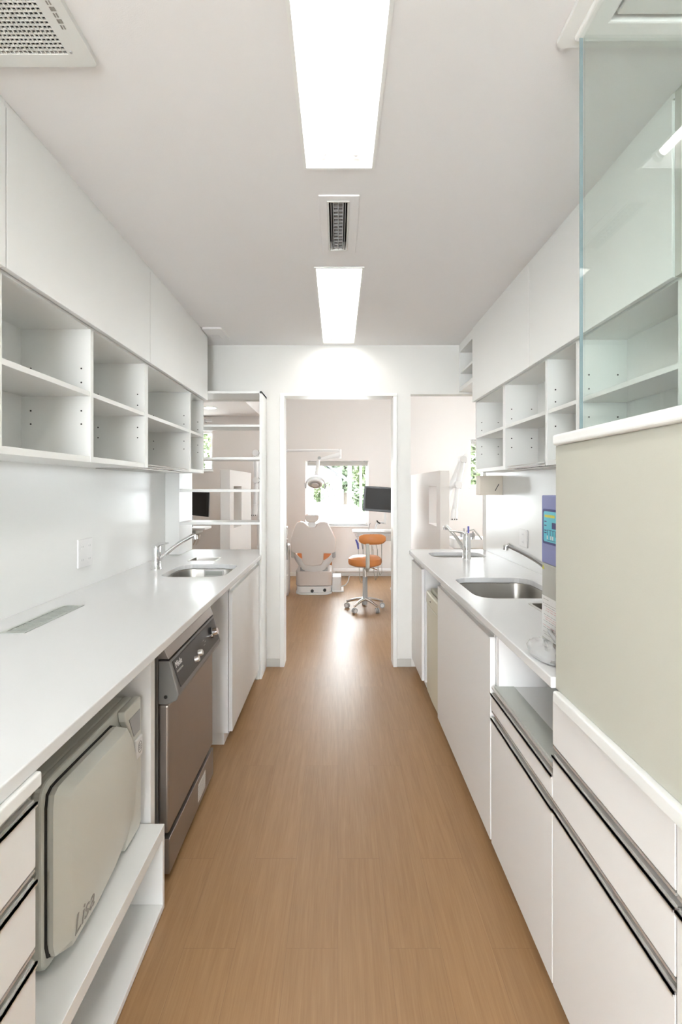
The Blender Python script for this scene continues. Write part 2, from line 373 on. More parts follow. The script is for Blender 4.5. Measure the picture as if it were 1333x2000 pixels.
# linear air diffuser
v = thing('ceiling_diffuser', 'narrow slotted air diffuser between the two ceiling lights', 'air vent', (0, 1.96, CEIL))
MB().prism(rect(-.071, .079, 1.747, 2.175), 'xy', CEIL-.006, CEIL, holes=[rect(-.040, .042, 1.775, 2.15)]).build('plate', 'ceil', v, bevel=.002)
MB().prism(rect(-.040, .042, 1.775, 2.15), 'xy', CEIL-.009, CEIL+.03, holes=[rect(-.034, .036, 1.782, 2.143)]).build('inner_frame', 'ventpl', v)
MB().box(-.05, .05, 1.77, 2.16, CEIL+.03, CEIL+.035).build('backing', 'ventdark', v)
q = MB()
for x in (-.026, .028): q.box(x-.0012, x+.0012, 1.782, 2.143, CEIL-.006, CEIL+.03)
for x in (-.018, .001, .02): q.box(x-.0014, x+.0014, 1.782, 2.143, CEIL-.004, CEIL+.02)
for i in range(14): y = 1.80+i*.0255; q.box(-.018, .02, y-.0012, y+.0012, CEIL-.002, CEIL+.018)
plabel(q.build('louvre', 'greypl', v), 'grey grid louvre')
# square exhaust grille top left
def gridvent(x0, x1, y0, y1, gx0, gx1, gy0, gy1, px, py, name, lab, mt='ventpl'):
    t = thing(name, lab, 'air vent', ((x0+x1)/2, (y0+y1)/2, CEIL))
    MB().prism(rrect(x0, x1, y0, y1, .012), 'xy', CEIL-.014, CEIL, holes=[rect(gx0, gx1, gy0, gy1)]).build('cover', mt, t, bevel=.004)
    MB().box(gx0, gx1, gy0, gy1, CEIL-.0015, CEIL-.0005).build('backing', 'ventdark', t)
    q = MB(); nx = int((gx1-gx0)/px); ny = int((gy1-gy0)/py)
    for i in range(nx+1): x = gx0+(gx1-gx0)*i/nx; q.box(x-px*.13, x+px*.13, gy0, gy1, CEIL-.0135, CEIL-.0095)
    for i in range(ny+1): y = gy0+(gy1-gy0)*i/ny; q.box(gx0, gx1, y-py*.15, y+py*.15, CEIL-.0133, CEIL-.0093)
    q.build('grid', mt, t); return t
t = gridvent(-.895, -.595, .90, 1.20, -.86, -.65, .935, 1.165, .0100, .0100, 'exhaust_grille', 'large square white exhaust grille above the left cabinets')
MB().cyl((-.64, 1.158, CEIL-.017), (-.64, 1.158, CEIL-.013), .003).build('screw', 'greypl', t)
q = MB()
for i in range(5):
    for k in range(2): q.box(-.628+k*.006, -.625+k*.006+.002*(i % 2), 1.035+i*.014, 1.044+i*.014, CEIL-.0152, CEIL-.0142)
q.build('printed_label', 'autologo', t)
gridvent(-.903, -.772, 3.20, 3.45, -.885, -.82, 3.32, 3.43, .008, .008, 'small_air_grille', 'small square air grille on the ceiling beside the last left overhead cabinet', 'ceil')
# cassette frame top right
t = thing('ceiling_cassette', 'white square ceiling air conditioner panel beyond the glass screen', 'air conditioner', (.8, .85, CEIL-.02))
MB().prism(rrect(.518, 1.10, .56, 1.150, .01), 'xy', CEIL-.012, CEIL-.0005, holes=[rect(.55, 1.08, .60, 1.125)]).build('frame', 'trim', t, bevel=.003)
MB().prism(rect(.55, 1.08, .60, 1.125), 'xy', CEIL-.022, CEIL-.001, holes=[rect(.606, 1.03, .65, 1.074)]).build('frame', 'trim', t, bevel=.004)
MB().box(.615, 1.02, .66, 1.065, CEIL-.016, CEIL-.004).build('intake_panel', 'ventpl', t, bevel=.003)

# ================================================================ OVERHEAD CABINETS
def overhead(s, door, back, y0, y1, zb, lab, extra=False):
    t = thing('overhead_cabinet', lab, 'cabinet', (s*(door+back)/2, (y0+y1)/2, zb))
    cx = door+.020
    cb = MB(); cb.box(s*cx, s*(back-.001), y0, y1, zb+.008, zb+.024); cb.box(s*cx, s*(back-.001), y0, y1, CEIL-.02, CEIL-.0005)
    cb.box(s*cx, s*(back-.001), y0, y0+.018, zb+.024, CEIL-.02); cb.box(s*cx, s*(back-.001), y1-.018, y1, zb+.024, CEIL-.02); cb.box(s*(back-.012), s*(back-.001), y0+.018, y1-.018, zb+.024, CEIL-.02)
    cb.build('carcass', 'inner', t)
    MB().box(s*door, s*(door+.018), y0+.0015, y1-.0015, zb, 2.380).build('door', 'lam', t, bevel=.0015)
    MB().box(s*(door+.004), s*(door+.02), y0, y1, 2.383, CEIL-.0005).build('top_filler', 'lam', t)
    return t
for y0, y1, lab in ((.30, 1.3195, 'white overhead cabinet at the left edge of the picture, mostly cut off'), (1.3205, 2.332, 'white overhead cabinet above the first two open bays on the left'), (2.333, 3.36, 'white overhead cabinet on the left beside the end wall')):
    overhead(-1, .906, 1.205, y0, y1, 1.942, lab)
for y0, y1, lab in ((2.264, 3.22, 'white overhead cabinet on the right next to the small corner shelf'), (1.293, 2.262, 'white overhead cabinet on the right partly seen through the glass screen'), (.30, 1.262, 'white overhead cabinet at the right picture edge behind the glass')):
    overhead(1, .8955, 1.107, y0, y1, 1.905, lab)
tag(MB().box(.902, 1.105, 1.263, 1.2925, 1.905, CEIL-.001).build('filler_panel', 'greytrim'), 'narrow grey filler strip between two right overhead cabinets behind the glass', 'filler panel')
def peg(q, s, x0, x1, y, face, zs):
    for x in (x0, x1):
        for z in zs: q.cyl((s*x, y, z), (s*x, y-face*.0008, z), .0033, n=10, mi=1)
def openshelf(s, fx, back, ys, zb, zt, zs, lab, racks=(), near_open=False):
    """ys = list of (divider y0, y1); bays between consecutive dividers"""
    y0, y1 = ys[0][0], ys[-1][1]
    t = thing('open_shelf_unit', lab, 'shelf', (s*(fx+back)/2, (y0+y1)/2, zb))
    MB().box(s*(back-.010), s*(back-.001), y0, y1, zb, zt).build('back_panel', 'inner', t)
    MB().box(s*(fx+.002), s*(back-.010), y0, y1, zt-.004, zt+.006).build('top_panel', 'inner', t)
    px0, px1 = fx+.035, back-.045
    for k, (a, b) in enumerate(ys):
        q = MB(); q.box(s*fx, s*(back-.010), a, b, zb, zt-.004, mi=0)
        hz = [zs[0]+.105, zs[0]+.052, zs[0]-.055, zs[0]-.105]
        if k > 0: peg(q, s, px0, px1, a, 1, hz)
        q.build('divider', ['inner', 'dark'], t)
    for k in range(len(ys)-1):
        a, b = ys[k][1], ys[k+1][0]
        MB().box(s*(fx+.002), s*(back-.010), a+.0005, b-.0005, zs[0], zs[1]).build('shelf', 'inner', t, bevel=.001)
        if k in racks:
            q = MB()
            for z in (zb+.004, zb+.016): q.tube([(s*(fx+.01), a+.02, z), (s*(fx+.01), b-.01, z)], .003, 8)
            for x in (fx+.06, fx+.12, fx+.18):
                if x < back-.03: q.tube([(s*x, a+.01, zb+.006), (s*x, b-.01, zb+.006)], .0022, 8)
            for i in range(6): y = a+.02+(b-a-.04)*i/5; q.tube([(s*(fx+.01), y, zb+.004), (s*(back-.02), y, zb+.004)], .0022, 8)
            plabel(q.build('drying_rack', 'chrome', t, smooth=True), 'chrome wire rack in place of the bottom board')
            MB().box(s*(fx+.05), s*(back-.012), a+.002, b-.002, zb-.004, zb).build('drip_tray', 'steel', t)
        else:
            MB().box(s*(fx+.001), s*(back-.010), a+.0003, b-.0003, zb, zb+.022).build('bottom_board', 'inner', t, bevel=.001)
    return t
OF, OB = .934, 1.205
openshelf(-1, OF, OB, [(.30, .32), (.80, .82), (1.30, 1.3205)], 1.436, 1.942, (1.685, 1.703), 'white open shelf unit cut off by the left picture edge')
openshelf(-1, OF, OB, [(1.3215, 1.342), (1.824, 1.845), (2.336, 2.3550)], 1.436, 1.942, (1.685, 1.703), 'white two-bay open shelf unit above the left wall socket')
openshelf(-1, OF, OB, [(2.3555, 2.375), (3.040, 3.068), (3.340, 3.36)], 1.436, 1.942, (1.685, 1.703), 'white open shelf unit above the left sink with a drying rack', racks=(0,))
OF, OB = .9176, 1.107
openshelf(1, OF, OB, [(1.849, 1.862), (2.115, 2.137), (2.649, 2.686), (3.20, 3.22)], 1.437, 1.905, (1.663, 1.680), 'white three-bay open shelf unit above the right sinks with a drying rack', racks=(1,))
openshelf(1, OF, OB, [(.30, .32), (.77, .79), (1.283, 1.303), (1.833, 1.848)], 1.437, 1.905, (1.663, 1.680), 'white open shelf unit seen through the glass screen')
# corner cubby by the end wall
t = thing('corner_shelf', 'small white open cubby shelf up in the right corner by the end wall', 'shelf', (1.0, 3.41, 2.048))
q = MB(); q.box(.905, 1.106, 3.222, 3.606, 2.048, 2.079); q.box(.905, 1.106, 3.222, 3.606, 2.34, 2.399); q.box(.905, 1.106, 3.222, 3.235, 2.079, 2.34); q.box(.905, 1.106, 3.592, 3.606, 2.079, 2.34); q.box(1.095, 1.106, 3.235, 3.592, 2.079, 2.34)
q.build('carcass', 'inner', t); MB().box(.91, 1.095, 3.236, 3.591, 2.180, 2.196).build('shelf', 'inner', t, bevel=.001)

# ================================================================ WORKTOPS + SINKS
S1 = (-.955, -.605, 2.547, 2.965, .085); S2 = (.645, 1.015, 3.245, 3.505, .07); S3 = (.60, .985, 2.06, 2.53, .085)
P1 = (-.955, -.785, 3.085, 3.235, .012); P3 = (.78, .96, 1.80, 1.965, .012); G1 = (-1.095, -1.02, 1.57, 1.93)
def rr(a): return rrect(*a)
left_poly = [(LX, .15), (-.535, .15), (-.535, FY-.001), (-.549, FY-.001), (-.549, 3.66), (-1.105, 3.66), (-1.105, FY-.001), (LX, FY-.001)]
q = MB().prism(left_poly, 'xy', CT-.028, CT, holes=[rr(S1), rr(P1), rect(*G1)])
tag(q.build('worktop', 'counter', bevel=.003, seg=3), 'long white worktop along the left side of the aisle', 'worktop')
right_poly = [(.533, .15), (RXW-.001, .15), (RXW-.001, 3.665), (.545, 3.665), (.545, YW-.001), (.533, YW-.001)]
right_poly = [(.601, .15), (RXW-.001, .15), (RXW-.001, 3.665), (.5445, 3.665), (.5445, YW-.001), (.533, YW-.001), (.533, 1.208), (.601, 1.208)]
q = MB().prism(right_poly, 'xy', CT-.028, CT, holes=[rr(S2), rr(S3), rr(P3)])
tag(q.build('worktop', 'counter', bevel=.003, seg=3), 'white worktop with two sinks along the right side of the aisle', 'worktop')
def sink(a, lab, depth=.17, ov=None):
    x0, x1, y0, y1, r = a; t = thing('sink', lab, 'sink', ((x0+x1)/2, (y0+y1)/2, CT-.03-depth))
    zt = CT-.030
    def ring(i, z, rr_): return [(p[0], p[1], z) for p in rrect(x0+i, x1-i, y0+i, y1-i, rr_, 8)]
    q = MB(); q.rings([ring(-.012, zt, r+.012), ring(-.001, zt, r), ring(.002, zt-.01, r-.002), ring(.010, zt-depth+.03, r-.01), ring(.018, zt-depth+.008, r-.018), ring(.035, zt-depth, max(r-.035, .02))], cap0=False)
    o = q.build('bowl', 'steel', t, smooth=True); m = o.modifiers.new('s', 'SOLIDIFY'); m.thickness = .0012; m.offset = 1
    cx, cy = (x0+x1)/2, (y0+y1)/2; z = zt-depth
    MB().lathe([(.0, .002), (.03, .002), (.045, .005), (.05, .003), (.05, .0005)], (cx, cy, z)).build('drain', 'chrome', t, smooth=True)
    if ov:
        q = MB(); q.box(ov[0], ov[1], y1-.008, y1-.0035, zt-.045, zt-.005); q.box(ov[0]+.008, ov[1]-.008, y1-.009, y1-.008, zt-.038, zt-.012, mi=1)
        q.build('overflow', ['alu', 'grille'], t)
    return t
sink(S1, 'stainless undermount sink in the left worktop', ov=(-.82, -.70))
sink(S2, 'small stainless sink in the right worktop nearest the end wall')
sink(S3, 'larger stainless sink in the middle of the right worktop')
def pocket(a, lab):
    x0, x1, y0, y1, r = a; t = thing('inset_tray', lab, 'tray', ((x0+x1)/2, (y0+y1)/2, CT))
    MB().prism(rrect(x0-.008, x1+.008, y0-.008, y1+.008, r+.006), 'xy', CT+.0003, CT+.003, holes=[rrect(x0+.004, x1-.004, y0+.004, y1-.004, r)]).build('rim', 'alu', t)
    q = MB(); q.rings([[(p[0], p[1], z) for p in rrect(x0+i, x1-i, y0+i, y1-i, r)] for i, z in ((.004, CT+.001), (.006, CT-.02), (.02, CT-.024))], cap0=False)
    q.build('well', 'steel', t, smooth=True); return t
pocket(P1, 'small stainless inset tray behind the left sink')
pocket(P3, 'small stainless inset tray in front of the large right sink')
t = thing('worktop_grille', 'slotted grey ventilation grille set into the left worktop', 'grille', (-1.057, 1.75, CT-.01))
x0, x1, y0, y1 = G1
MB().prism(rect(x0-.004, x1+.004, y0-.004, y1+.004), 'xy', CT+.0003, CT+.0025, holes=[rect(x0+.008, x1-.008, y0+.014, y1-.012)]).build('frame', 'grille', t)
q = MB(); q.box(x0+.002, x1-.002, y0+.002, y1-.002, CT-.016, CT-.012, mi=1)
for i in range(11): y = y0+.014+(y1-y0-.026)*i/10; q.box(x0+.008, x1-.008, y-.003, y+.003, CT-.006, CT+.002, mi=0)
for i in range(40): y = y0+.014+(y1-y0-.026)*i/40; q.box(x0+.008, x1-.008, y-.0009, y+.0009, CT-.006, CT+.0005, mi=0)
q.build('slats', ['grille', 'grilledark'], t)

# faucets
def faucet(name, base, tip, lab, lever, body_r=.026, top=1.006, z0=.925):
    bx, by = base; t = thing(name, lab, 'faucet', (bx, by, CT))
    q = MB(); q.lathe([(.029, 0), (.029, .006), (body_r, .010), (body_r, .05), (body_r-.001, .051), (body_r, .052), (body_r, top-CT-.012), (body_r-.004, top-CT)], (bx, by, CT))
    q.build('body', 'chrome', t, smooth=True)
    d = Vector((tip[0]-bx, tip[1]-by, 0)).normalized(); A = Vector((bx, by, z0)) + d*body_r*.7; T = Vector(tip)
    pts = [A]; 
    for i in range(1, 9):
        u = i/9; p = A.lerp(T, u); p.z += .012*math.sin(u*math.pi); pts.append(p)
    pts += [T+d*.004+Vector((0, 0, .003)), T+d*.014+Vector((0, 0, -.004)), T+d*.017+Vector((0, 0, -.02))]
    MB().tube(pts, [.013]*3+[.0115]*(len(pts)-6)+[.012, .013, .0135], 14).build('spout', 'chrome', t, smooth=True)
    l0 = Vector((bx, by, top)); l1 = Vector(lever)
    MB().tube([l0-Vector((0, 0, .012)), l0.lerp(l1, .25)+Vector((0, 0, .004)), l0.lerp(l1, .65)+Vector((0, 0, .003)), l1], [.017, .011, .007, .005], 12).build('lever', 'chrome', t, smooth=True)
    return t
faucet('faucet', (-1.045, 2.78), (-.835, 2.78, 1.062), 'chrome single-lever faucet beside the left sink', (-.95, 2.70, 1.028))
faucet('faucet', (.85, 3.19), (.748, 3.33, 1.068), 'chrome single-lever faucet in front of the small far right sink', (.75, 3.26, 1.045), top=1.035)
faucet('faucet', (1.055, 2.30), (.815, 2.30, 1.062), 'chrome faucet whose spout reaches over the large right sink', (1.0, 2.2, 1.03))

# wall sockets
def socket(x, s, y0, y1, z0, z1, lab, pairs):
    t = thing('wall_socket', lab, 'socket', (x, (y0+y1)/2, z0))
    MB().box(x, x+s*.008, y0, y1, z0, z1).build('cover_plate', 'white', t, bevel=.003)
    for cy, cz in pairs:
        q = MB(); q.box(x+s*.0081, x+s*.0090, cy-.012, cy+.012, cz-.012, cz+.012, mi=0)
        for dy in (-.006, .006): q.box(x+s*.0088, x+s*.0094, cy+dy-.0012, cy+dy+.0012, cz-.004, cz+.004, mi=1)
        q.build('outlet', ['white', 'greypl'], t)
    return t
zc = 1.03
socket(LX, 1, 2.228, 2.357, .965, 1.098, 'white double power socket on the left wall panel', [(2.262, 1.062), (2.262, 1.0), (2.325, 1.062), (2.325, 1.0)])
socket(RXW, -1, 2.81, 2.93, .985, 1.09, 'cream wall socket above the right worktop', [(2.87, 1.06), (2.87, 1.015)])
t = thing('tissue_box_holder', 'beige wall-mounted box with a dark slanting slot under the right shelves', 'dispenser', (1.03, 3.30, 1.287))
MB().box(.955, 1.106, 3.24, 3.34, 1.287, 1.417).build('case', 'tan', t, bevel=.002)
MB().prism([(1.052, 1.316), (1.056, 1.314), (1.082, 1.361), (1.078, 1.363)], 'xz', 3.2385, 3.2395).build('slot', 'dark', t)

# ================================================================ BASE CABINETS
DB, CB = .55, .572
def channel(q, s, y0, y1, z0, z1, dp=.022):   # recessed grip profile, inner faces coloured darker for shade in the recess
    q.box(s*(DB-.004), s*(DB+.018), y0, y1, z0-.004, z0, mi=0); q.box(s*(DB+.014), s*(DB+.018), y0, y1, z0, z1, mi=1)
    q.box(s*(DB+.001), s*(DB+.014), y0, y1, z1-.005, z1, mi=0); q.box(s*(DB-.004), s*(DB-.0005), y0, y1, z0-.008, z0, mi=0)
    q.box(s*(DB+.004), s*(DB+.014), y0, y1, z0+.0001, z0+.003, mi=1)
def carcass(t, s, y0, y1, zt, back, zk=.06, lx=None):
    q = MB(); a = CB
    q.box(s*a, s*back, y0, y0+.016, zk, zt); q.box(s*a, s*back, y1-.016, y1, zk, zt); q.box(s*a, s*back, y0+.016, y1-.016, zk, zk+.016); q.box(s*(back-.01), s*back, y0+.016, y1-.016, zk+.016, zt)
    q.build('carcass', 'lamwarm', t)
    MB().box(s*(CB+.022), s*(back-.05), y0, y1, 0, zk-.0005).build('plinth', 'lamwarm', t)
def doorcab(s, y0, y1, back, lab, seams=()):
    t = thing('base_cabinet', lab, 'cabinet', (s*.8, (y0+y1)/2, 0))
    carcass(t, s, y0, y1, CT-.0285, back)
    ys = [y0]+list(seams)+[y1]
    for a, b in zip(ys, ys[1:]):
        d = MB().box(s*DB, s*(DB+.02), a+.001, b-.001, .069, .797).build('door', 'lamwarm', t, bevel=.0012)
        q = MB(); q.box(s*(DB-.002), s*(DB+.018), a+.001, b-.001, .797, .801); q.box(s*(DB+.015), s*(DB+.02), a+.001, b-.001, .801, .838)
        q.build('handle', 'alu', d)
    return t
doorcab(-1, 2.517, FY-.004, 1.20, 'white base cabinet under the left sink')
doorcab(1, 3.17, YW-.002, 1.10, 'narrow white base cabinet on the right against the end wall')
doorcab(1, 1.745, 2.665, 1.10, 'wide white base cabinet under the large right sink')
tag(MB().box(-.578, -.549, FY-.003, FY+.001+.22, 0, CT-.029).build('end_panel', 'trim', bevel=.001), 'white end panel beside the left base cabinet by the doorway', 'panel')
def drawerunit(s, y0, y1, back, fronts, grips, lab, top=None):
    t = thing('drawer_unit', lab, 'drawers', (s*.8, (y0+y1)/2, 0))
    carcass(t, s, y0, y1, top or CT-.0285, back)
    for z0, z1, grip in fronts:
        d = MB().box(s*DB, s*(DB+.02), y0+.001, y1-.001, z0, z1).build('drawer', 'lamwarm', t, bevel=.0012)
        if grip:
            q = MB(); channel(q, s, y0+.001, y1-.001, z1+.004, grip); q.build('handle', ['alu', 'alushade'], d)
    return t
# right: tray unit below an open niche
t = drawerunit(1, 1.24, 1.733, 1.10, [(.069, .512, .541), (.545, .599, .6265)], None, 'white drawer unit with an open niche and grey pull-out tray beneath the right worktop')
plabel(MB().box(DB+.006, DB+.075, 1.258, 1.716, .6275, .635).build('pull_out_tray', 'grille', t), 'grey pull-out tray front')
MB().box(DB+.0755, 1.05, 1.258, 1.716, .6275, .633).build('niche_board', 'lam', t)
drawerunit(1, .787, 1.238, 1.10, [(.069, .516, .541), (.545, .654, .682), (.686, .811, None)], None, 'white three-drawer unit below the beige half wall', top=.812)
drawerunit(1, .30, .785, 1.10, [(.069, .39, .415), (.419, .654, .682), (.686, .811, None)], None, 'white drawer unit at the bottom right picture edge', top=.812)
# left pedestal
drawerunit(-1, .32, .88, 1.20, [(.069, .325, .350), (.354, .478, .504), (.508, .626, .649), (.653, .768, .810)], None, 'white four-drawer pedestal at the bottom left beside the autoclave', top=.812)
tag(MB().box(-.527, -.60, .15, .861, .813, .8395).build('apron_board', 'trim', bevel=.004, seg=3), 'rounded white apron board above the left drawer pedestal', 'board')
tag(MB().box(-.60, -1.20, 1.548, 1.583, 0, CT-.0285).build('divider_panel', 'lamwarm', bevel=.001), 'white upright panel between autoclave and washer', 'panel')
# low open box under the autoclave
t = thing('low_plinth_shelf', 'white open-fronted box shelf on the floor carrying the autoclave', 'shelf', (-.87, 1.2, 0))
q = MB(); q.box(-.553, -1.19, .90, 1.541, .232, .270); q.build('top_board', 'lam', t, bevel=.0015)
q = MB(); q.box(-.553, -1.19, .90, 1.541, .004, .024); q.build('bottom_board', 'lam', t, bevel=.0015)
for a, b in ((1.525, 1.541), (.90, .916)): MB().box(-.553, -1.19, a, b, .0245, .2315).build('side_panel', 'lam', t, bevel=.001)
MB().box(-1.18, -1.19, .917, 1.524, .0245, .2315).build('back_panel', 'inner', t)

# fridge
t = thing('small_fridge', 'small cream fridge tucked between two right base cabinets', 'fridge', (.83, 2.9, 0))
MB().box(.60, 1.08, 2.70, 3.12, .02, .69).build('cabinet_body', 'cream', t, bevel=.006)
q = MB(); pr = [(2.705, .598), (2.705, .578), (2.73, .570), (2.91, .566), (3.09, .570), (3.115, .578), (3.115, .598)]
q.rings([[(x, y, z) for y, x in pr] for z in (.045, .60)]); q.build('door', 'cream', t, bevel=.004, smooth=True)
q = MB(); q.rings([[(x-.004, y, z) for y, x in pr] for z in (.605, .678)]); o = q.build('door_trim', 'cream', t, bevel=.006, smooth=True)
MB().box(.5605, .564, 2.93, 2.95, .64, .645).build('emblem', 'dark', t)
for yy in (2.74, 3.08): MB().cyl((.64, yy, 0), (.64, yy, .02), .015).build('foot', 'dark', t)

# ================================================================ WASHER DISINFECTOR
Y0, Y1 = 1.640, 2.225
t = thing('washer_disinfector', 'stainless steel under-counter washer with a dark slanting control panel', 'dishwasher', (-.87, 1.93, 0))
MB().box(-.612, -1.17, Y0+.003, Y1-.003, .02, .825).build('cabinet_body', 'dwside', t, bevel=.002)
q = MB().prism([(-.612, .758), (-.574, .758), (-.587, .790), (-.612, .818)], 'xz', Y0, Y1); q.build('lid', 'dwsteel', t, bevel=.002)
o = MB().box(-.576, -.611, Y0+.002, Y1-.002, .163, .602).build('door', 'dwsteel', t, bevel=.008, seg=3)
hous = MB().prism([(-.611, .604), (-.578, .604), (-.548, .618), (-.541, .636), (-.572, .752), (-.611, .752)], 'xz', Y0, Y1).build('control_housing', 'dwside', t, bevel=.003)
# control fascia on the slanted face
a = Vector((-.541, 0, .640)); b = Vector((-.571, 0, .749)); up = (b-a).normalized(); n = Vector((up.z, 0, -up.x)).normalized()
def sl(u, y, off=0): p = a + up*u + n*off; return Vector((p.x, y, p.z))
Lh = (b-a).length
q = MB()
c0 = [sl(.012, Y0+.03, .0003), sl(.012, Y1-.022, .0003), sl(Lh-.006, Y1-.022, .0003), sl(Lh-.006, Y0+.02, .0003)]
q.rings([c0, [p+n*.0015 for p in c0]]); fas = q.build('control_fascia', 'ctrl', t)
for (yy, u, r, d) in ((1.862, .040, .012, .016), (1.915, .046, .013, .016)):
    q = MB(); q.lathe([(r, 0), (r*.95, d*.7), (r*.8, d), (0, d)], sl(u, yy, .0018), n); q.build('push_button', 'alu', t, smooth=True)
q = MB(); q.lathe([(.024, 0), (.024, .010), (0, .010)], sl(.066, 2.120, .0018), n, mi=0); q.lathe([(.016, .010), (.014, .030), (0, .030)], sl(.066, 2.120, .0018), n, mi=1)
q.build('rotary_knob', ['black', 'chrome'], t, smooth=True)
q = MB(); q.lathe([(.007, 0), (.006, .02), (0, .02)], sl(.066, 2.065, .0018), n); q.build('push_button', 'chrome', t, smooth=True)
text_obj('Miele', .030, .0003, 'paper', 'maker_lettering', t, basis(sl(.078, 1.672, .0022), (0, 1, 0), up))
text_obj('PROFESSIONAL', .0095, .0003, 'mgrey', 'small_lettering', t, basis(sl(.062, 1.672, .0022), (0, 1, 0), up))
q = MB()
for yy, u in ((1.99, .05), (1.99, .068), (2.01, .058), (2.17, .05)): q.rings([[sl(u, yy, .002), sl(u, yy+.02, .002), sl(u+.0015, yy+.02, .002), sl(u+.0015, yy, .002)], [sl(u, yy, .0024), sl(u, yy+.02, .0024), sl(u+.0015, yy+.02, .0024), sl(u+.0015, yy, .0024)]])
q.build('panel_markings', 'mgrey', t)
q = MB(); q.cyl((-.585, Y0-.001, .63), (-.585, Y0+.001, .63), .006); q.build('screw', 'dark', t)
MB().box(-.573, -.62, Y0+.003, Y1-.003, .026, .146).build('kick_plate', 'dwsteel', t, bevel=.002)
q = MB(); q.box(-.5722, -.5728, 1.98, 2.085, .05, .122, mi=0)
for i in range(7): q.box(-.5720, -.5722, 1.985+.003*(i%2), 2.08, .058+i*.008, .0595+i*.008, mi=1)
q.build('warning_label', ['paper', 'autologo'], t)
for yy in (Y0+.05, Y1-.05):
    for xx in (-.65, -1.1): MB().cyl((xx, yy, 0), (xx, yy, .026), .018).build('foot', 'black', t)
MB().box(-.6125, -.60, Y0+.004, Y1-.004, .148, .161).build('door_gap', 'dark', t)

# ================================================================ AUTOCLAVE
t = thing('autoclave', 'grey-green benchtop autoclave with a bulging door in the left niche', 'autoclave', (-.85, 1.29, .270))
q = MB().prism(rrect(1.05, 1.515, .282, .690, .02), 'yz', -.668, -1.14); q.build('casing', 'autobody', t, bevel=.006, seg=3)
for yy in (1.09, 1.47):
    for xx in (-.70, -1.09): MB().cyl((xx, yy, .2705), (xx, yy, .283), .018).build('foot', 'black', t)
MB().prism(rrect(1.046, 1.520, .278, .694, .03), 'yz', -.640, -.6675).build('front_bezel', 'autobody', t, bevel=.008, seg=3)
def door_outline():
    pts = [(1.060, .668), (1.055, .640), (1.055, .34), (1.062, .312), (1.085, .298)]
    P = [(1.085, .298), (1.20, .297), (1.31, .312), (1.392, .350), (1.438, .410), (1.452, .470), (1.445, .545), (1.420, .605), (1.385, .655)]
    pts += P[1:]
    pts += [(1.355, .672), (1.10, .678), (1.075, .677)]
    return pts
def ringd(k, x, pts, c=(1.245, .485)): return [(x, c[0]+(p[0]-c[0])*k, c[1]+(p[1]-c[1])*k) for p in pts]
dp = door_outline()
def dring(ins, x):
    cx, cz = 1.245, .485; out = []
    for (y, z) in dp:
        v = Vector((y-cx, z-cz)); L = v.length; v *= (L-ins)/L; out.append((x, cx+v.x, cz+v.y))
    return out
MB().prism([(cc0[0]+(p[0]-cc0[0])*1.012, cc0[1]+(p[1]-cc0[1])*1.012) for cc0 in [(1.25, .48)] for p in dp], 'yz', -.6399, -.6368).build('door_gap_shade', 'dark', t)  # dark plate drawn for the shade in the gap round the door
def inner():
    out = []
    for (y, z) in dp:
        ny, nz = y, z
        if y < 1.08: ny = y+.028+.018*math.sin(max(0, min(1, (z-.30)/.37))*math.pi)
        else: ny = y-.006 if y > 1.25 else y+.012
        if z > .66: nz = z-.022
        elif z < .33: nz = z+.007
        out.append((ny, nz))
    return out
ip = inner(); cc = (1.25, .48)
def sc_(k): return [(cc[0]+(p[0]-cc[0])*k, cc[1]+(p[1]-cc[1])*k) for p in ip]
def xr(x, pts): return [(x, p[0], p[1]) for p in pts]
q = MB(); q.rings([dring(.004, -.6398), dring(.004, -.634), xr(-.632, dp), xr(-.622, dp), xr(-.6015, ip), xr(-.5995, sc_(.96)), xr(-.5985, sc_(.5))])
dr = q.build('door', 'autodoor', t, smooth=True)
text_obj('Lisa', .060, .0004, 'autologo', 'model_lettering', t, basis((-.5978, 1.095, .322), (0, 1, .0), (0, 0, 1)), shear=.25)
dr.data.set_sharp_from_angle(angle=R(20))
# control column to the right of the door
pts = [(1.40, .690), (1.512, .690), (1.516, .60), (1.516, .30), (1.50, .286), (1.40, .286), (1.425, .33), (1.460, .40), (1.472, .47), (1.465, .55), (1.440, .615), (1.405, .66)]
MB().prism(pts, 'yz', -.6398, -.617).build('control_column', 'autodoor', t, bevel=.004, seg=3)
q = MB().prism([(1.425, .655), (1.458, .590), (1.502, .590), (1.502, .655)], 'yz', -.6168, -.6150); plabel(q.build('display', 'greypl', t), 'grey display window')
MB().prism([(1.466, .515), (1.508, .515), (1.508, .575), (1.46, .575)], 'yz', -.6168, -.609).build('door_latch', 'white', t, bevel=.003)
q = MB()
for i in range(20):
    u0, u1 = 2*math.pi*i/20, 2*math.pi*(i+1)/20
    q.tube([(-.6085, 1.486+.012*math.cos(u0), .545+.017*math.sin(u0)), (-.6085, 1.486+.012*math.cos(u1), .545+.017*math.sin(u1))], .0008, 5)
for k in range(3): q.box(-.6090, -.6083, 1.479, 1.493, .538+k*.006, .540+k*.006)
q.build('emblem', 'autologo', t)
q = MB().prism([(1.40, .352), (1.412, .352), (1.406, .366)], 'yz', -.6168, -.6160); q.build('warning_mark', 'autologo', t)

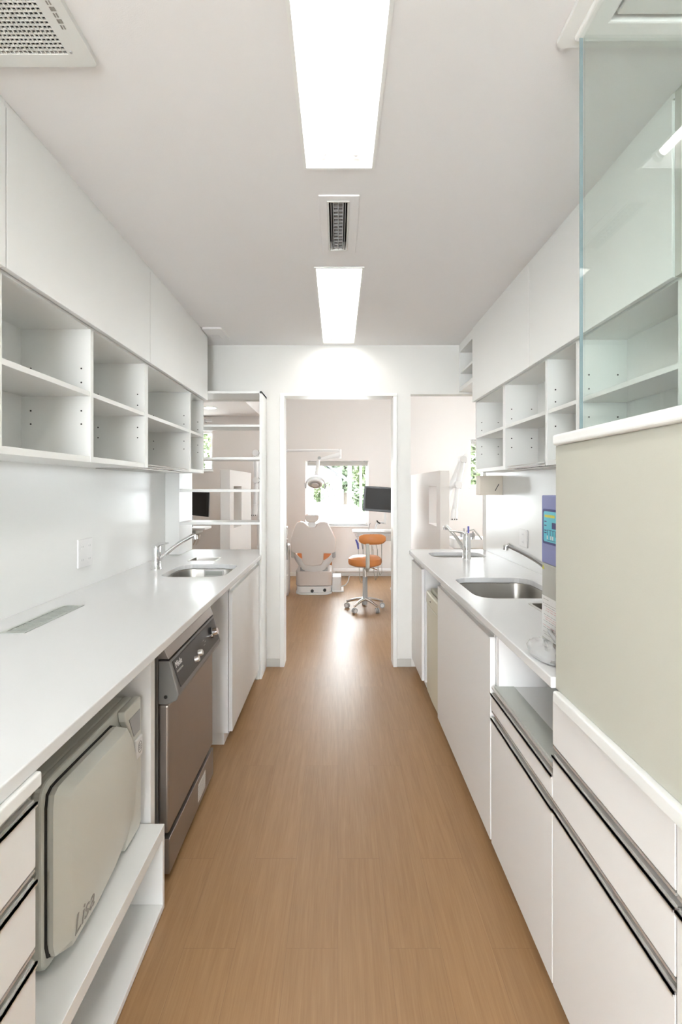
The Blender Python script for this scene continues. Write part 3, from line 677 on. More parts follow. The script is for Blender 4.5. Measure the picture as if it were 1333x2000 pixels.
# ================================================================ WATER UNIT behind the half wall
t = thing('water_unit', 'tall lilac and grey treatment unit with a cyan display beside the beige half wall', 'machine', (.79, 1.30, CT))
x = .632
MB().box(x, .95, 1.10, 1.496, CT+.004, 1.111).build('lower_body', 'mgrey', t, bevel=.003)
MB().box(x-.001, .95, 1.10, 1.496, 1.1115, 1.318).build('upper_body', 'purple', t, bevel=.003)
def onface(y0, y1, z0, z1, d0, d1, m, name, par, r=.008):
    return MB().prism(rrect(y0, y1, z0, z1, r), 'yz', x-d0, x-d1).build(name, m, par)
fr = onface(1.16, 1.484, 1.172, 1.277, .0012, .003, 'navy', 'display_frame', t)
sc = onface(1.168, 1.476, 1.179, 1.270, .0031, .0036, 'lcd', 'display', t)
q = MB(); q.box(x-.0037, x-.0040, 1.40, 1.468, 1.252, 1.260); q.build('display_heading', 'yellow', sc)
q = MB()
for z in (1.24, 1.228, 1.213, 1.206): q.box(x-.0037, x-.0040, 1.455, 1.47, z-.002, z+.001)
q.box(x-.0037, x-.0041, 1.36, 1.418, 1.220, 1.238)
for yy in (1.45, 1.43, 1.412, 1.394): q.box(x-.0037, x-.0040, yy-.0012, yy+.0012, 1.197, 1.214)
q.box(x-.0037, x-.0040, 1.394, 1.451, 1.2135, 1.2148); q.box(x-.0037, x-.0040, 1.394, 1.451, 1.1835, 1.1848)
q.build('display_symbols', 'navy', sc)
q = MB()
for yy in (1.448, 1.424, 1.412): q.box(x-.0041, x-.0045, yy-.003, yy+.003, 1.187, 1.198)
q.build('display_icons', 'paper', sc)
q = MB().prism([(1.478, 1.092), (1.492, 1.092), (1.485, 1.106)], 'yz', x-.0002, x-.001); q.build('warning_sign', 'yellow', t)
ppr = MB().box(x-.0002, x-.001, 1.18, 1.494, .885, 1.012).build('instruction_sheet', 'paper', t)
q = MB(); rr_ = random.Random(3)
for i in range(17):
    if i in (1, 6, 11, 14): continue
    z = 1.003-i*.0066; a0 = 1.487-rr_.random()*.014-(.012 if i in (4, 5, 8, 9) else 0)
    while a0 > 1.25:
        a1 = a0-.006-rr_.random()*.018
        q.box(x-.0012, x-.0014, a1, a0, z-.0007, z+.0004, mi=1 if i in (4, 5, 8, 9, 12) else 0); a0 = a1-.002-rr_.random()*.004
        if i in (0, 15) and a0 < 1.46: break
q.build('printed_lines', ['autologo', 'red'], ppr)
for yy in (1.13, 1.47): MB().cyl((.67, yy, CT+.0005), (.67, yy, CT+.0045), .012).build('foot', 'dark', t)
# crumpled clear plastic bag
q = MB(); rr_ = random.Random(5); rs = []
for j in range(9):
    tt = R(-8 + 98*j/8)
    rs.append([(.583+.033*math.cos(tt)*math.cos(u)*(1+.25*rr_.random()), 1.36+.08*math.cos(tt)*math.sin(u)*(1+.25*rr_.random()), CT+.004+max(0, .034*math.sin(tt)*(1+.3*rr_.random()))) for u in [2*math.pi*i/18 for i in range(18)]])
q.rings(rs); tag(q.build('plastic_bag', 'film', smooth=True), 'crumpled clear plastic bag at the foot of the lilac unit', 'bag')
q = MB(); q.tube([(.622, 1.41, CT+.055), (.605, 1.38, CT+.062), (.60, 1.33, CT+.052), (.608, 1.29, CT+.048), (.618, 1.25, CT+.05)], .006, 10)
tag(q.build('short_hose', 'greypl', smooth=True), 'short grey hose lying on the plastic bag', 'hose')

# ================================================================ TREATMENT ROOM
YC = 6.0
def C5(cx, cy, Y): return at(540+cx/5.127, 1000+cy/5.127, Y)
def C4(cx, cy, Y): return at(540+cx/5.127, 760+cy/5.127, Y)
# dental chair, seen from behind
t = thing('dental_chair', 'pale dental chair with orange upholstery seen from behind through the doorway', 'dental chair', (-.303, 6.25, 0))
cx = -.303
MB().prism([(cx+p[0], 6.28+p[1]) for p in rrect(-.228, .228, -.30, .30, .12, 8)], 'xy', 0, .022).build('floor_plate', 'white', t, bevel=.006)
MB().prism([(cx+p[0], 6.28+p[1]) for p in rrect(-.215, .215, -.27, .27, .09, 8)], 'xy', .022, .098).build('lower_base', 'white', t, bevel=.008)
for px, py in ((360, 790), (485, 782)):
    p = C5(px, py, 6.01); MB().cyl((p[0], 6.02, p[2]), (p[0], 6.0, p[2]), .020).build('black_plug', 'black', t, smooth=True)
MB().prism([(cx+p[0], 6.28+p[1]) for p in rrect(-.225, .225, -.255, .28, .07, 8)], 'xy', .102, .285).build('base_cover', 'shell', t, bevel=.012, seg=3)
# curved carrier under the seat
q = MB(); rs = []
for k in range(13):
    u = -1+2*k/12; xx = cx+u*.275; zc_ = .335+.20*abs(u)**3; hh = .07*(1-.35*abs(u)); yy = 6.08+.10*(abs(u)**2)
    rs.append([(xx, yy-.05, zc_-hh), (xx, yy-.065, zc_), (xx, yy-.05, zc_+hh), (xx, yy+.12, zc_+hh), (xx, yy+.12, zc_-hh)])
q.rings(rs); q.build('seat_carrier', 'white', t, smooth=True, bevel=.006)
MB().box(cx-.17, cx+.17, 6.06, 6.4, .285, .33).build('lift_arm', 'greypl', t)
q = MB().prism(rrect(cx-.225, cx+.225, .405, .50, .035), 'xz', 6.13, 6.70); q.build('seat_cushion', 'orange', t, bevel=.01)
q = MB().prism(rrect(cx+.10, cx+.22, .16, .40, .04), 'xz', 6.68, 6.74); q.build('leg_rest', 'orange', t, bevel=.008)
bk = [(190,130),(210,105),(240,95),(275,104),(300,122),(318,142),(330,152),(385,152),(398,140),(412,115),(440,99),(480,95),(512,108),(530,140),(560,200),(590,262),(597,300),(592,400),(560,416),(475,413),(470,500),(450,530),(365,543),(285,530),(262,500),(255,413),(185,412),(152,395),(146,330),(144,265),(165,200)]
Yb = 5.98
pl = [(C5(a_, b_, Yb)[0], C5(a_, b_, Yb)[2]) for a_, b_ in bk]
tilt = Matrix.Translation((0, 6.0, .55)) @ Matrix.Rotation(R(-8), 4, 'X') @ Matrix.Translation((0, -6.0, -.55))
MB().prism(pl, 'xz', 5.965, 6.015).build('backrest_shell', 'shell', t, bevel=.012, seg=3)
cxm = sum(p[0] for p in pl)/len(pl); czm = sum(p[1] for p in pl)/len(pl)
top = [p for p in pl if p[1] > .60]
MB().prism([(cxm+(p[0]-cxm)*1.004, czm+(p[1]-czm)*1.008) for p in pl[:19]+pl[26:]], 'xz', 6.016, 6.07).build('backrest_cushion', 'orange', t, bevel=.012, seg=3)
hp = [(285,35),(300,31),(415,31),(430,38),(424,72),(405,96),(380,102),(335,102),(308,95),(290,70)]
MB().prism([(C5(a_, b_, Yb)[0], C5(a_, b_, Yb)[2]) for a_, b_ in hp], 'xz', 5.96, 6.0).build('headrest', 'shell', t, bevel=.012, seg=3)
MB().prism([(C5(a_, b_-3, Yb)[0], C5(a_, b_-3, Yb)[2]) for a_, b_ in hp], 'xz', 6.001, 6.05).build('headrest_pad', 'orange', t, bevel=.012, seg=3)
p = C5(355, 130, Yb); MB().box(p[0]-.045, p[0]+.045, 5.985, 6.01, p[2]-.06, p[2]+.05).build('headrest_bar', 'white', t, bevel=.004)
for s_, c_ in ((-1, 165), (1, 577)):
    p = C5(c_, 390, Yb); q = MB(); q.box(p[0]-.020, p[0]+.020, 5.97, 6.30, p[2]-.085, p[2]+.06); q.build('armrest', 'greypl' if s_ > 0 else 'mgrey', t, bevel=.012, seg=3)
t = thing('junction_box', 'small white floor box beside the dental chair base', 'box', (-.017, 6.25, 0))
p0 = C5(560, 790, 6.15); p1 = C5(652, 648, 6.15)
MB().box(p0[0], p1[0], 6.15, 6.40, 0, p1[2]).build('case', 'white', t, bevel=.012, seg=3)
MB().box(p0[0]+.005, p1[0]+.03, 6.14, 6.42, 0, .02).build('flange', 'white', t, bevel=.004)
q = MB(); q.tube([C5(650, 745, 6.2), C5(690, 735, 6.3), C5(718, 700, 6.5), C5(728, 655, 6.7), C5(733, 640, 6.85)], .008, 8)
tag(q.build('floor_cable', 'greypl', smooth=True), 'grey cable curving across the floor from the white box', 'cable')
q = MB(); q.cyl((-.07, 7.16, .10), (.9, 7.16, .10), .032); q.box(-.07, -.04, 7.13, 7.19, 0, .1); q.box(.86, .9, 7.13, 7.19, 0, .1)
tag(q.build('duct_pipe', 'white', smooth=True), 'white pipe running low along the window wall', 'pipe')
# spittoon tower left of chair
t = thing('cuspidor_unit', 'white dental cuspidor tower left of the dental chair', 'dental unit', (-.66, 6.05, 0))
MB().prism(rrect(-.82, -.61, 5.93, 6.2, .04), 'xy', 0, .62).build('tower', 'white', t, bevel=.01)
MB().prism(rrect(-.72, -.61, 5.90, 6.0, .03), 'xy', .03, .26).build('foot_block', 'white', t, bevel=.01)
q = MB(); q.lathe([(.03, 0), (.05, .02), (.09, .06), (.095, .07), (.085, .068), (.04, .03), (0, .025)], (-.72, 6.04, .621)); q.build('bowl', 'white', t, smooth=True)
q = MB(); q.tube([(-.64, 6.1, .62), (-.64, 6.1, .80), (-.64, 6.07, .84), (-.64, 6.02, .83)], .007, 8); q.build('water_spout', 'chrome', t, smooth=True)
for k in range(3): MB().tube([(-.67+.02*k, 5.9, .70-.02*k), (-.66+.02*k, 5.9, .60), (-.66+.02*k, 5.9, .45)], [.012, .009, .006], 8).build('handpiece', 'greypl' if k else 'white', t, smooth=True)
# operating light
t = thing('dental_lamp', 'white dental operating light on a swing arm in front of the window', 'dental light', (-.66, 6.05, .62))
pz = 1.345+70.5*5.95/F
MB().tube([(-.69, 6.17, .622), (-.69, 6.17, pz-.05), (-.68, 6.14, pz-.015), (-.62, 6.0, pz), (.0, 5.95, pz), (.028, 5.95, pz-.008)], .0165, 12).build('pole', 'white', t, smooth=True)
e = C4(637, 640, 5.95); MB().cyl((e[0], 5.95, pz+.012), (e[0], 5.95, pz-.10), .020).build('elbow', 'white', t, smooth=True)
q = MB(); a_ = Vector(C4(640, 655, 5.95)); b_ = Vector(C4(440, 705, 5.95)); q.tube([a_, a_.lerp(b_, .5), b_], [.032, .028, .018], 12); q.build('swing_arm', 'white', t, smooth=True)
a_ = Vector(C4(425, 690, 5.95)); b_ = Vector(C4(403, 862, 5.95))
q = MB(); q.tube([a_, a_.lerp(b_, .5), b_], [.020, .024, .028], 12); q.build('yoke_stem', 'white', t, smooth=True)
MB().cyl((a_.x+.008, 5.925, a_.z), (a_.x+.008, 5.98, a_.z), .020).build('joint', 'greypl', t, smooth=True)
hc = Vector(C4(392, 935, 5.93))
q = MB(); rs = []
for k in range(15):
    u = R(180*k/14); xx = hc.x+.122*math.cos(u); zz = hc.z-.02+.095*math.sin(u); wd = .022+.020*math.sin(u)
    rs.append([(xx+wd*math.cos(u)*.6*(-1), 5.92, zz-wd*math.sin(u)*.9), (xx, 5.90, zz), (xx+wd*.2*math.cos(u), 5.95, zz+.006*math.sin(u)), (xx-wd*.4*math.cos(u), 5.99, zz-wd*.6*math.sin(u))])
q.rings(rs); q.build('lamp_shroud', 'white', t, smooth=True)
for s_ in (-1, 1): MB().tube([(hc.x+s_*.122, 5.93, hc.z-.01), (hc.x+s_*.118, 5.91, hc.z-.07)], [.012, .009], 8).build('handle', 'greypl', t, smooth=True)
q = MB(); ax = Vector((0, -.55, -.85)).normalized(); ctr = hc+Vector((-.005, -.01, -.01))
q.lathe([(.0, -.02), (.085, -.015), (.092, 0), (.088, .018), (.066, .020)], ctr, ax, n=32); q.build('lamp_head', 'white', t, smooth=True)
q = MB(); q.lathe([(.0, 0), (.070, 0), (.068, .004), (0, .004)], ctr+ax*.0205, ax, n=32); q.build('lens_ring', 'greypl', t, smooth=True)
q = MB(); q.lathe([(.0, 0), (.046, 0), (.040, .006), (0, .008)], ctr+ax*.0247, ax, n=32); q.build('lens', 'white', t, smooth=True)

# stool
ys = 5.29; sx = .297
t = thing('operator_stool', 'orange operator stool with chrome five-star castor base in the doorway view', 'stool', (sx, ys, 0))
def S5(a_, b_, Y=ys): return C5(a_, b_, Y)
for k, ang in enumerate((234, 306, 18, 90, 162)):
    u = R(ang); ex, ey = sx+.205*math.cos(u), ys+.205*math.sin(u)
    leg = MB().tube([(sx+.02*math.cos(u), ys+.02*math.sin(u), .115), (sx+.10*math.cos(u), ys+.10*math.sin(u), .105), (ex, ey, .075)], [.020, .017, .013], 10).build('leg', 'chrome', t, smooth=True)
    cs = MB(); ex2, ey2 = ex+.012*math.sin(u), ey-.012*math.cos(u)
    cs.cyl((ex, ey, .085), (ex, ey, .05), .008, n=10, mi=0)
    for sg in (-1, 1):
        w0 = Vector((ex, ey, .0285)); wd = Vector((-math.sin(u+.6), math.cos(u+.6), 0)); wd = Vector((.35*sg, -.94, 0)).normalized() if False else Vector((math.cos(u+1.2), math.sin(u+1.2), 0))
        cs.cyl(w0+wd*.004*sg, w0+wd*.018*sg, .028, n=20, mi=1)
        cs.cyl(w0+wd*.0181*sg, w0+wd*.0195*sg, .019, n=16, mi=2)
    cs.build('castor', ['chrome', 'greypl', 'white'], leg, smooth=True)
MB().cyl((sx, ys, .055), (sx, ys, .125), .026).build('hub', 'greypl', t, smooth=True)
MB().cyl((sx, ys, .12), (sx, ys, .355), .028, .026).build('column', 'greypl', t, smooth=True)
MB().cyl((sx, ys, .356), (sx, ys, .47), .017).build('gas_piston', 'chrome', t, smooth=True)
q = MB(); scx = S5(890, 480)[0]; prof = [(0, .478), (.15, .478), (.178, .492), (.186, .52), (.18, .555), (.15, .578), (0, .585)]
q.rings([[(scx+r_*math.cos(u), ys+.02+r_*.95*math.sin(u), z_) for u in [2*math.pi*i/32 for i in range(32)]] for r_, z_ in [(max(a, .002), b) for a, b in prof]])
q.build('seat', 'orange', t, smooth=True)
p0 = S5(830, 225, 5.10); p1 = S5(1100, 325, 5.10)
q = MB(); rs = []; bw = p1[0]-p0[0]; bx0 = p0[0]
for k in range(13):
    u = k/12; xx = bx0+bw*u; hh = .056*(1-abs(2*u-1)**5*.55); yy = 5.10+.05*(2*u-1)**2; zc_ = .5*(p0[2]+p1[2])
    rs.append([(xx, yy+.024*math.cos(v_), zc_+hh*math.sin(v_)) for v_ in [2*math.pi*i/14 for i in range(14)]])
q.rings(rs); q.build('backrest', 'orange', t, smooth=True)
p = S5(916, 430, 5.06)
q = MB(); q.tube([(p[0], 5.08, .74), (p[0], 5.05, .62), (p[0], 5.06, .50), (p[0], 5.12, .455), (sx, 5.27, .455)], [.018, .022, .022, .018, .012], 12); q.build('back_bracket', 'mgrey', t, smooth=True)
q = MB(); q.tube([(sx, ys, .465), (sx+.08, ys-.03, .455), (sx+.13, ys-.05, .44)], .005, 8); q.build('height_lever', 'chrome', t, smooth=True)

# instrument table with monitor arm
t = thing('instrument_table', 'white dental instrument table with hanging handpieces behind the stool', 'dental unit', (.47, 6.2, 0))
yt = 6.2
p0 = C5(765, 165, yt); p1 = C5(1150, 195, yt)
MB().prism(rrect(p0[0], .80, 6.1, 6.5, .05), 'xy', .757, .772).build('table_top', 'white', t, bevel=.005)
MB().prism(rrect(p0[0]+.035, .78, 6.12, 6.48, .05), 'xy', .70, .757).build('tray_body', 'white', t, bevel=.012)
MB().box(p0[0]+.06, .76, 6.13, 6.40, .655, .70).build('lower_tray', 'white', t, bevel=.01)
MB().box(.40, .46, 6.098, 6.104, .735, .745).build('key_pad', 'greypl', t)
for k, c_ in enumerate((815, 862, 900, 960, 1005)):
    p = C5(c_, 330, 6.1)
    q = MB(); q.tube([(p[0]-.02, 6.13, p[2]+.06), (p[0], 6.08, p[2]+.02), (p[0]+.008, 6.07, p[2]-.05)], [.010, .014, .010], 10); h_ = q.build('handpiece', ['blue', 'greypl', 'greypl', 'white', 'white'][k], t, smooth=True)
    zb_ = (.12, .26, .30, .16, .22)[k]
    q = MB(); q.tube([(p[0]+.008, 6.07, p[2]-.05), (p[0]+.012, 6.08, p[2]-.18), (p[0]+.03, 6.1, zb_+.05), (p[0]+.045, 6.12, zb_), (p[0]+.07, 6.14, zb_+.03), (p[0]+.075, 6.2, .62)], .0045, 8); q.build('hose', 'mgrey', h_, smooth=True)
MB().cyl((.74, 6.3, .0), (.74, 6.3, .655), .035).build('pedestal', 'white', t, smooth=True)
MB().lathe([(.06, 0), (.06, .02), (.04, .03)], (.74, 6.3, 0)).build('base', 'white', t, smooth=True)
MB().tube([(.40, 6.25, .772), (.405, 6.25, .84), (.42, 6.25, .87)], .005, 8).build('handle', 'greypl', t, smooth=True)
MB().lathe([(.06, 0), (.055, .012), (.03, .025), (0, .028)], (.62, 6.2, .772)).build('cup_holder', 'white', t, smooth=True)
t = thing('monitor', 'black flat monitor on a white arm above the instrument table', 'monitor', (.60, 6.2, .80), R(-6))
mt = Matrix.Rotation(R(4), 4, 'Y')
zc_ = .375
def loc_build(q, name, m, **k): return q.build(name, m, t, local=True, xf=Matrix.Translation((0, 0, zc_)) @ mt @ Matrix.Translation((0, 0, -zc_)), **k)
loc_build(MB().box(-.27, .16, -.02, .02, .215, .535), 'casing', 'black', bevel=.005)
loc_build(MB().box(-.247, .137, -.0215, -.0202, .245, .515), 'screen', 'screen')
q = MB(); q.box(-.01, .02, .005, .03, .06, .25); q.build('stand', 'white', t, local=True, bevel=.004)
q = MB(); q.tube([(.005, .02, .075), (-.05, .02, .08), (-.10, .03, .06), (-.12, .02, .0)], .014, 10); q.build('arm', 'white', t, local=True, smooth=True)
q = MB(); q.tube([(-.10, .01, .105), (-.085, .0, .085), (-.055, .0, .07)], .009, 8); q.build('cable', 'black', t, local=True, smooth=True)

# jointed white arms (one per neighbouring bay)
def jarm(name, lab, root, pts, mirror=1):
    t = thing(name, lab, 'dental arm', root)
    Y = root[1]
    P = [Vector((a_, Y, b_)) for a_, b_ in pts]
    # P0 top joint, P1 lower joint, P2 neck, P3 head top, P4 head bottom, P5 outer end of the upper arm
    q = MB(); q.tube([P[0], P[0].lerp(P[1], .5), P[1]], [.026, .030, .026], 12); q.build('lower_link', 'white', t, smooth=True)
    q = MB(); q.tube([P[0]+Vector((0, .05, 0)), P[5]+Vector((0, .05, 0))], [.026, .030], 12); q.build('upper_link', 'white', t, smooth=True)
    for k in (0, 1):
        j = MB().cyl(P[k]+Vector((0, -.035, 0)), P[k]+Vector((0, .075, 0)), .040, n=24).build('joint', 'white', t, smooth=True, bevel=.004)
        q = MB()
        arc = [(P[k].x+.0415*math.cos(u)*mirror, Y-.012, P[k].z+.0415*math.sin(u)) for u in [R(-80+130*i/12) for i in range(13)]]
        q.tube(arc, .0035, 6); plabel(q.build('joint_gap', 'dark', j, smooth=True), 'dark gap ring around the joint')
    q = MB(); q.tube([P[1], P[2], P[3]], [.028, .024, .028], 12); q.build('neck', 'white', t, smooth=True)
    q = MB(); q.tube([P[3], P[3].lerp(P[4], .3), P[4]], [.028, .035, .038], 14); q.build('head', 'white', t, smooth=True, bevel=.004)
    q = MB()
    for dx in (-.025, .0, .022): q.cyl(P[4]+Vector((dx, -.038, .012)), P[4]+Vector((dx, -.030, .012)), .006, n=8)
    q.build('buttons', 'black', t)
    return t
def A(x_, y_, Y): p = at(x_, y_, Y); return (p[0], p[2])
Y_ = 5.0
pR = [A(905, 897, Y_), A(895.5, 947, Y_), A(892, 972, Y_), A(889, 994, Y_), A(887, 1016, Y_), A(877, 968, Y_)]
t = jarm('jointed_arm', 'white jointed dental arm in front of the window in the right opening', (pR[0][0], Y_, 1.0), pR)
q = MB(); p = Vector((pR[5][0], Y_+.05, pR[5][1])); q.tube([p, p+Vector((.0, .03, -.1)), (1.14, 5.12, 1.0), (1.14, 5.12, .0)], [.026, .03, .032, .035], 12); q.build('column', 'white', t, smooth=True)
q = MB(); a0 = Vector((pR[0][0], Y_, pR[0][1])); q.tube([a0+Vector((.01, 0, .04)), a0+Vector((.05, 0, .075)), a0+Vector((.12, .02, .09)), a0+Vector((.25, .1, .08))], .006, 8); q.build('cable', 'white', t, smooth=True)
Y_ = 5.9
pL = [A(500, 885, Y_), A(501, 938, Y_), A(500, 965, Y_), A(499, 985, Y_), A(497, 1008, Y_), A(506, 905, Y_)]
t = jarm('jointed_arm', 'white jointed dental arm at the right edge of the left opening', (pL[0][0], Y_, 1.0), pL)
q = MB(); q.tube([(pL[5][0], Y_+.05, pL[5][1]), (pL[5][0], Y_+.06, 1.2), (pL[5][0], Y_+.06, 0)], [.022, .03, .035], 12); q.build('column', 'white', t, smooth=True)
# instrument rack in right bay
t = thing('instrument_rack', 'white instrument rack with upright handpieces beyond the small right sink', 'dental unit', (1.42, 5.0, 0))
Y_ = 5.0
MB().prism(rrect(1.20, 1.62, 4.98, 5.3, .04), 'xy', .70, .80).build('table_top', 'white', t, bevel=.01)
MB().prism(rrect(1.25, 1.5, 5.05, 5.25, .04), 'xy', 0, .70).build('pedestal', 'white', t)
p0 = at(900, 1043, Y_); p1 = at(928, 1049, Y_)
MB().box(p0[0], p1[0], 4.99, 5.02, p1[2], p0[2]+.01).build('holder', 'greypl', t, bevel=.004)
MB().box(p1[0]-.02, p1[0], 4.99, 5.02, .80, p1[2]).build('post', 'white', t)
for a_, z_, m_ in ((907, 1032, 'greypl'), (915.5, 1028, 'blue'), (924, 1038, 'greypl')):
    p = at(a_, z_, 4.98); MB().tube([(p[0], 4.98, p[2]), (p[0], 4.975, p[2]-.05), (p[0]-.002, 4.98, .80)], [.010, .009, .006], 10).build('handpiece', m_, t, smooth=True)
q = MB(); q.tube([(1.33, 5.0, .88), (1.40, 4.98, .90), (1.45, 4.97, .84), (1.48, 4.97, .80)], .008, 8); q.build('hose', 'mgrey', t, smooth=True)
q = MB(); q.ell((1.80, 5.6, .69), (.135, .16, .17)); tag(q.build('chair_headrest', 'orange', smooth=True), 'rounded orange headrest edge showing past the right wall', 'headrest')
MB().cyl((1.80, 5.6, 0), (1.80, 5.6, .54), .05).build('stem', 'white', q and bpy.data.objects['chair_headrest'], smooth=True)
# left bay: monitor, bracket table
Y_ = 5.6
t = thing('monitor', 'black monitor in the left opening behind the shelf rack', 'monitor', (-1.78, Y_, .95))
a_ = at(376, 961, Y_); b_ = at(409, 1010, Y_)
MB().prism([(a_[0]-.16, a_[2]+.005), (b_[0], a_[2]-.002), (b_[0]-.008, b_[2]), (a_[0]-.16, b_[2]+.04)], 'xz', Y_, Y_+.035).build('casing', 'black', t, bevel=.004)
MB().prism([(a_[0]-.14, a_[2]-.012), (b_[0]-.028, a_[2]-.016), (b_[0]-.034, b_[2]+.03), (a_[0]-.14, b_[2]+.06)], 'xz', Y_-.0015, Y_-.0002).build('screen', 'screen', t)
MB().cyl((-1.70, Y_+.02, .875), (-1.70, Y_+.02, 1.0), .014).build('stand', 'greypl', t, smooth=True)
t = thing('bracket_table', 'small white bracket table under the left monitor', 'dental unit', (-1.72, Y_, 0))
MB().prism(rrect(-2.0, at(405, 1037, Y_)[0], Y_-.12, Y_+.22, .04), 'xy', .845, .872).build('table_top', 'white', t, bevel=.006)
MB().box(-1.95, -1.62, Y_-.10, Y_+.20, .80, .845).build('tray_body', 'mgrey', t, bevel=.008)
MB().cyl((-1.80, Y_, 0), (-1.80, Y_, .80), .035).build('pedestal', 'white', t, smooth=True)
for k in range(2): MB().tube([(-1.60+.03*k, Y_-.12, .80), (-1.61+.03*k, Y_-.13, .74), (-1.64+.03*k, Y_-.12, .68)], [.012, .012, .006], 8).build('handpiece', 'tan', t, smooth=True)
# downlight and curtain rail in the left bay
p = at(411, 796, 6.47)
t = thing('downlight', 'round lit downlight in the dropped ceiling of the left bay', 'ceiling light', (-1.71, 6.47, CEIL-.01))
MB().lathe([(.0, 0), (.075, 0), (.075, .003), (0, .003)], (-1.71, 6.47, CEIL-.006)).build('diffuser', 'lampon', t, smooth=True)
MB().lathe([(.076, 0), (.09, .001), (.09, .007), (.076, .007)], (-1.71, 6.47, CEIL-.0075), caps=False).build('rim', 'trim', t, smooth=True)
t = thing('curtain_rail', 'white twin curtain rail above the small left window', 'rail', (-2.2, 7.2, 2.30))
for z_ in (2.335, 2.31): MB().cyl((-2.6, 7.2, z_), (-1.88, 7.2, z_), .008).build('rod', 'white', t, smooth=True)
MB().box(-1.99, -1.97, 7.19, RY1, 2.30, 2.345).build('bracket', 'greypl', t)
# unseen fill lights added to brighten the treatment room
for i, (lx, ly, lab) in enumerate(((-.3, 5.2, 'unseen fill light added on the high treatment room ceiling above the centre bay'), (2.1, 5.2, 'unseen fill light added on the high treatment room ceiling above the right bay'))):
    t = thing('fill_light', lab, 'ceiling light', (lx, ly, RH-.06))
    MB().box(lx-.12, lx+.12, ly-.62, ly+.62, RH-.05, RH-.001).build('housing', 'white', t)
    MB().box(lx-.10, lx+.10, ly-.60, ly+.60, RH-.062, RH-.051).build('diffuser', mat('lit_diffuser', (1, 1, 1), .5, emit=(1, .97, .92), es=2.8) if i == 0 else bpy.data.materials['lit_diffuser'], t)

# ================================================================ OUTSIDE
struct(MB().box(-16, 18, RY1+.16, 34, -.25, -.15).build('floor_terrace', 'concrete'), 'pale sunlit paving outside the windows', 'ground')
struct(MB().box(-8, 8, -12, -2.75, -.12, -.02).build('floor_rear_bounce', 'concrete'), 'unseen pale paving added behind the camera to bounce light in', 'ground')  # added out of view, reflects sky light up through the rear opening
def bush(name, lab, cat, c, r, n, m, size=.07, seed=0, grp=None):
    zb = .635 if 17 < c[1] < 19 else -.15
    rg = random.Random(seed); q = MB()
    for i in range(n):
        u, v_ = rg.random()*2*math.pi, math.acos(2*rg.random()-1); k = .55+.45*rg.random()**.5; k *= 1+.18*math.sin(3*u+seed)*math.sin(2*v_)
        p = Vector((c[0]+r[0]*k*math.sin(v_)*math.cos(u), c[1]+r[1]*k*math.sin(v_)*math.sin(u), c[2]+r[2]*k*math.cos(v_)))
        a_ = Vector((rg.uniform(-1, 1), rg.uniform(-1, 1), rg.uniform(-1, 1))).normalized(); b_ = a_.orthogonal().normalized(); s_ = size*(.6+.8*rg.random())
        vs = [q.bm.verts.new(p+a_*s_), q.bm.verts.new(p+b_*s_*.5), q.bm.verts.new(p-a_*s_), q.bm.verts.new(p-b_*s_*.5)]; q._f(vs)
    t = thing(name, lab, cat, (c[0], c[1], zb), group=grp)
    q.build('foliage', m, t)
    MB().tube([(c[0], c[1], zb+.001), (c[0]+.02, c[1], zb+(c[2]-zb)*.5), (c[0], c[1], c[2])], [.06*r[0]+.02, .05*r[0]+.015, .02], 8).build('trunk' if cat == 'tree' else 'stem', 'bark', t)
tag(MB().box(-3.0, .9, 17.4, 18.9, -.15, .62).build('garden_planter', 'trim', bevel=.02), 'long low white planter in the garden behind the centre window', 'planter')
bush('garden_bush', 'rounded pale green bush in the white planter in the middle of the centre window', 'bush', (-.50, 18.1, 1.11), (.42, .36, .36), 1100, 'leafy', .075, 1)
bush('garden_bush', 'small bush in the white planter at the left edge of the centre window', 'bush', (-1.30, 18.0, .97), (.22, .22, .24), 500, 'leaf', .06, 2)
bush('garden_tree', 'leafy green tree behind the shed roof in the centre window', 'tree', (.35, 24.0, 2.6), (1.6, 1.0, 1.5), 2600, 'leaf', .16, 3)
bush('garden_tree', 'bright green tree between the white posts in the centre window', 'tree', (1.35, 16.0, 1.8), (.85, .7, 1.1), 2200, 'leafy', .11, 4)
bush('garden_bush', 'dark green shrub below the right tree in the centre window', 'bush', (.84, 13.6, 1.0), (.45, .4, .32), 700, 'leaf', .08, 5)
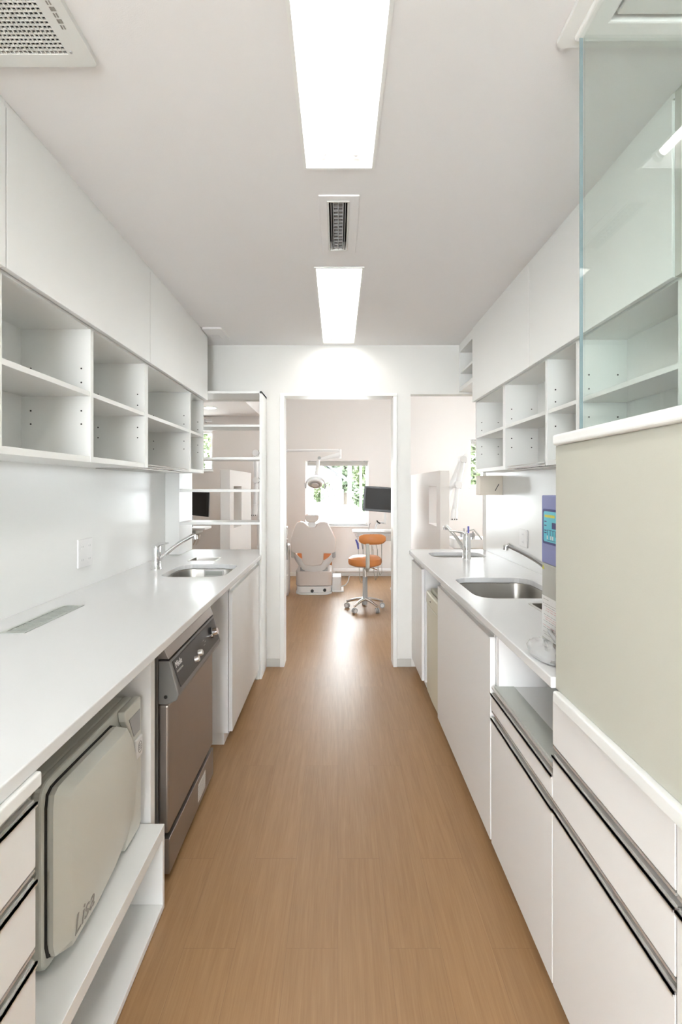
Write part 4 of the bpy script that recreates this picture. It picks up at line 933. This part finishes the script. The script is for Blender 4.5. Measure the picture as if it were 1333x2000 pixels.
bush('garden_tree', 'green tree outside the small left window', 'tree', (-5.3, 15.0, 2.7), (1.4, .8, 1.3), 2600, 'leafy', .12, 6)
bush('garden_tree', 'green tree outside the right window behind the jointed arm', 'tree', (3.95, 14.0, 1.9), (1.1, .7, 1.2), 2400, 'leafy', .11, 7)
t = thing('garden_shed', 'pale shed with a grey sloping roof outside the centre window', 'building', (-1.6, 20, -.15))
MB().prism([(-3.2, -.15), (.15, -.15), (.15, 1.62), (-1.3, 2.66), (-3.2, 1.62)], 'xz', 19.5, 22).build('wall', 'white', t)
for sgn in (1,):
    MB().prism([(.52, 1.50), (.52, 1.58), (-1.3, 2.86), (-1.3, 2.76)], 'xz', 19.2, 22.2).build('roof', 'roofm', t)
MB().prism([(-3.5, 1.50), (-3.5, 1.58), (-1.3, 2.86), (-1.3, 2.76)], 'xz', 19.2, 22.2).build('roof', 'roofm', t)
for px_, lab in ((683.5, 'thick white post left of the bright tree outside'), (705, 'thin white post right of the bright tree outside')):
    p = at(px_, 950, 10.0); r_ = .036 if px_ < 700 else .022
    tag(MB().cyl((p[0], 10, -.15), (p[0], 10, 3.0), r_).build('terrace_post', 'trim', smooth=True), lab, 'post')

# ---------------------------------------------------------------- repeats share a group
GR = {'overhead_cabinet': 'white overhead cabinets along both sides', 'open_shelf_unit': 'white open shelf units under the overhead cabinets', 'sink': 'stainless sinks in the worktops',
      'faucet': 'chrome faucets at the sinks', 'base_cabinet': 'white base cabinets under the sinks', 'drawer_unit': 'white drawer units under the worktops', 'fluorescent_light': 'recessed fluorescent ceiling lights',
      'inset_tray': 'stainless inset trays beside the sinks', 'wall_socket': 'wall sockets above the worktops', 'worktop': 'white worktops', 'monitor': 'black dental monitors', 'jointed_arm': 'white jointed dental arms',
      'garden_bush': 'garden bushes', 'garden_tree': 'garden trees', 'terrace_post': 'white terrace posts', 'fill_light': 'added fill lights of the treatment room'}
for o in list(SC.objects):
    if o.parent is None and o.name.split('.')[0] in GR and 'label' in o: o['group'] = GR[o.name.split('.')[0]]
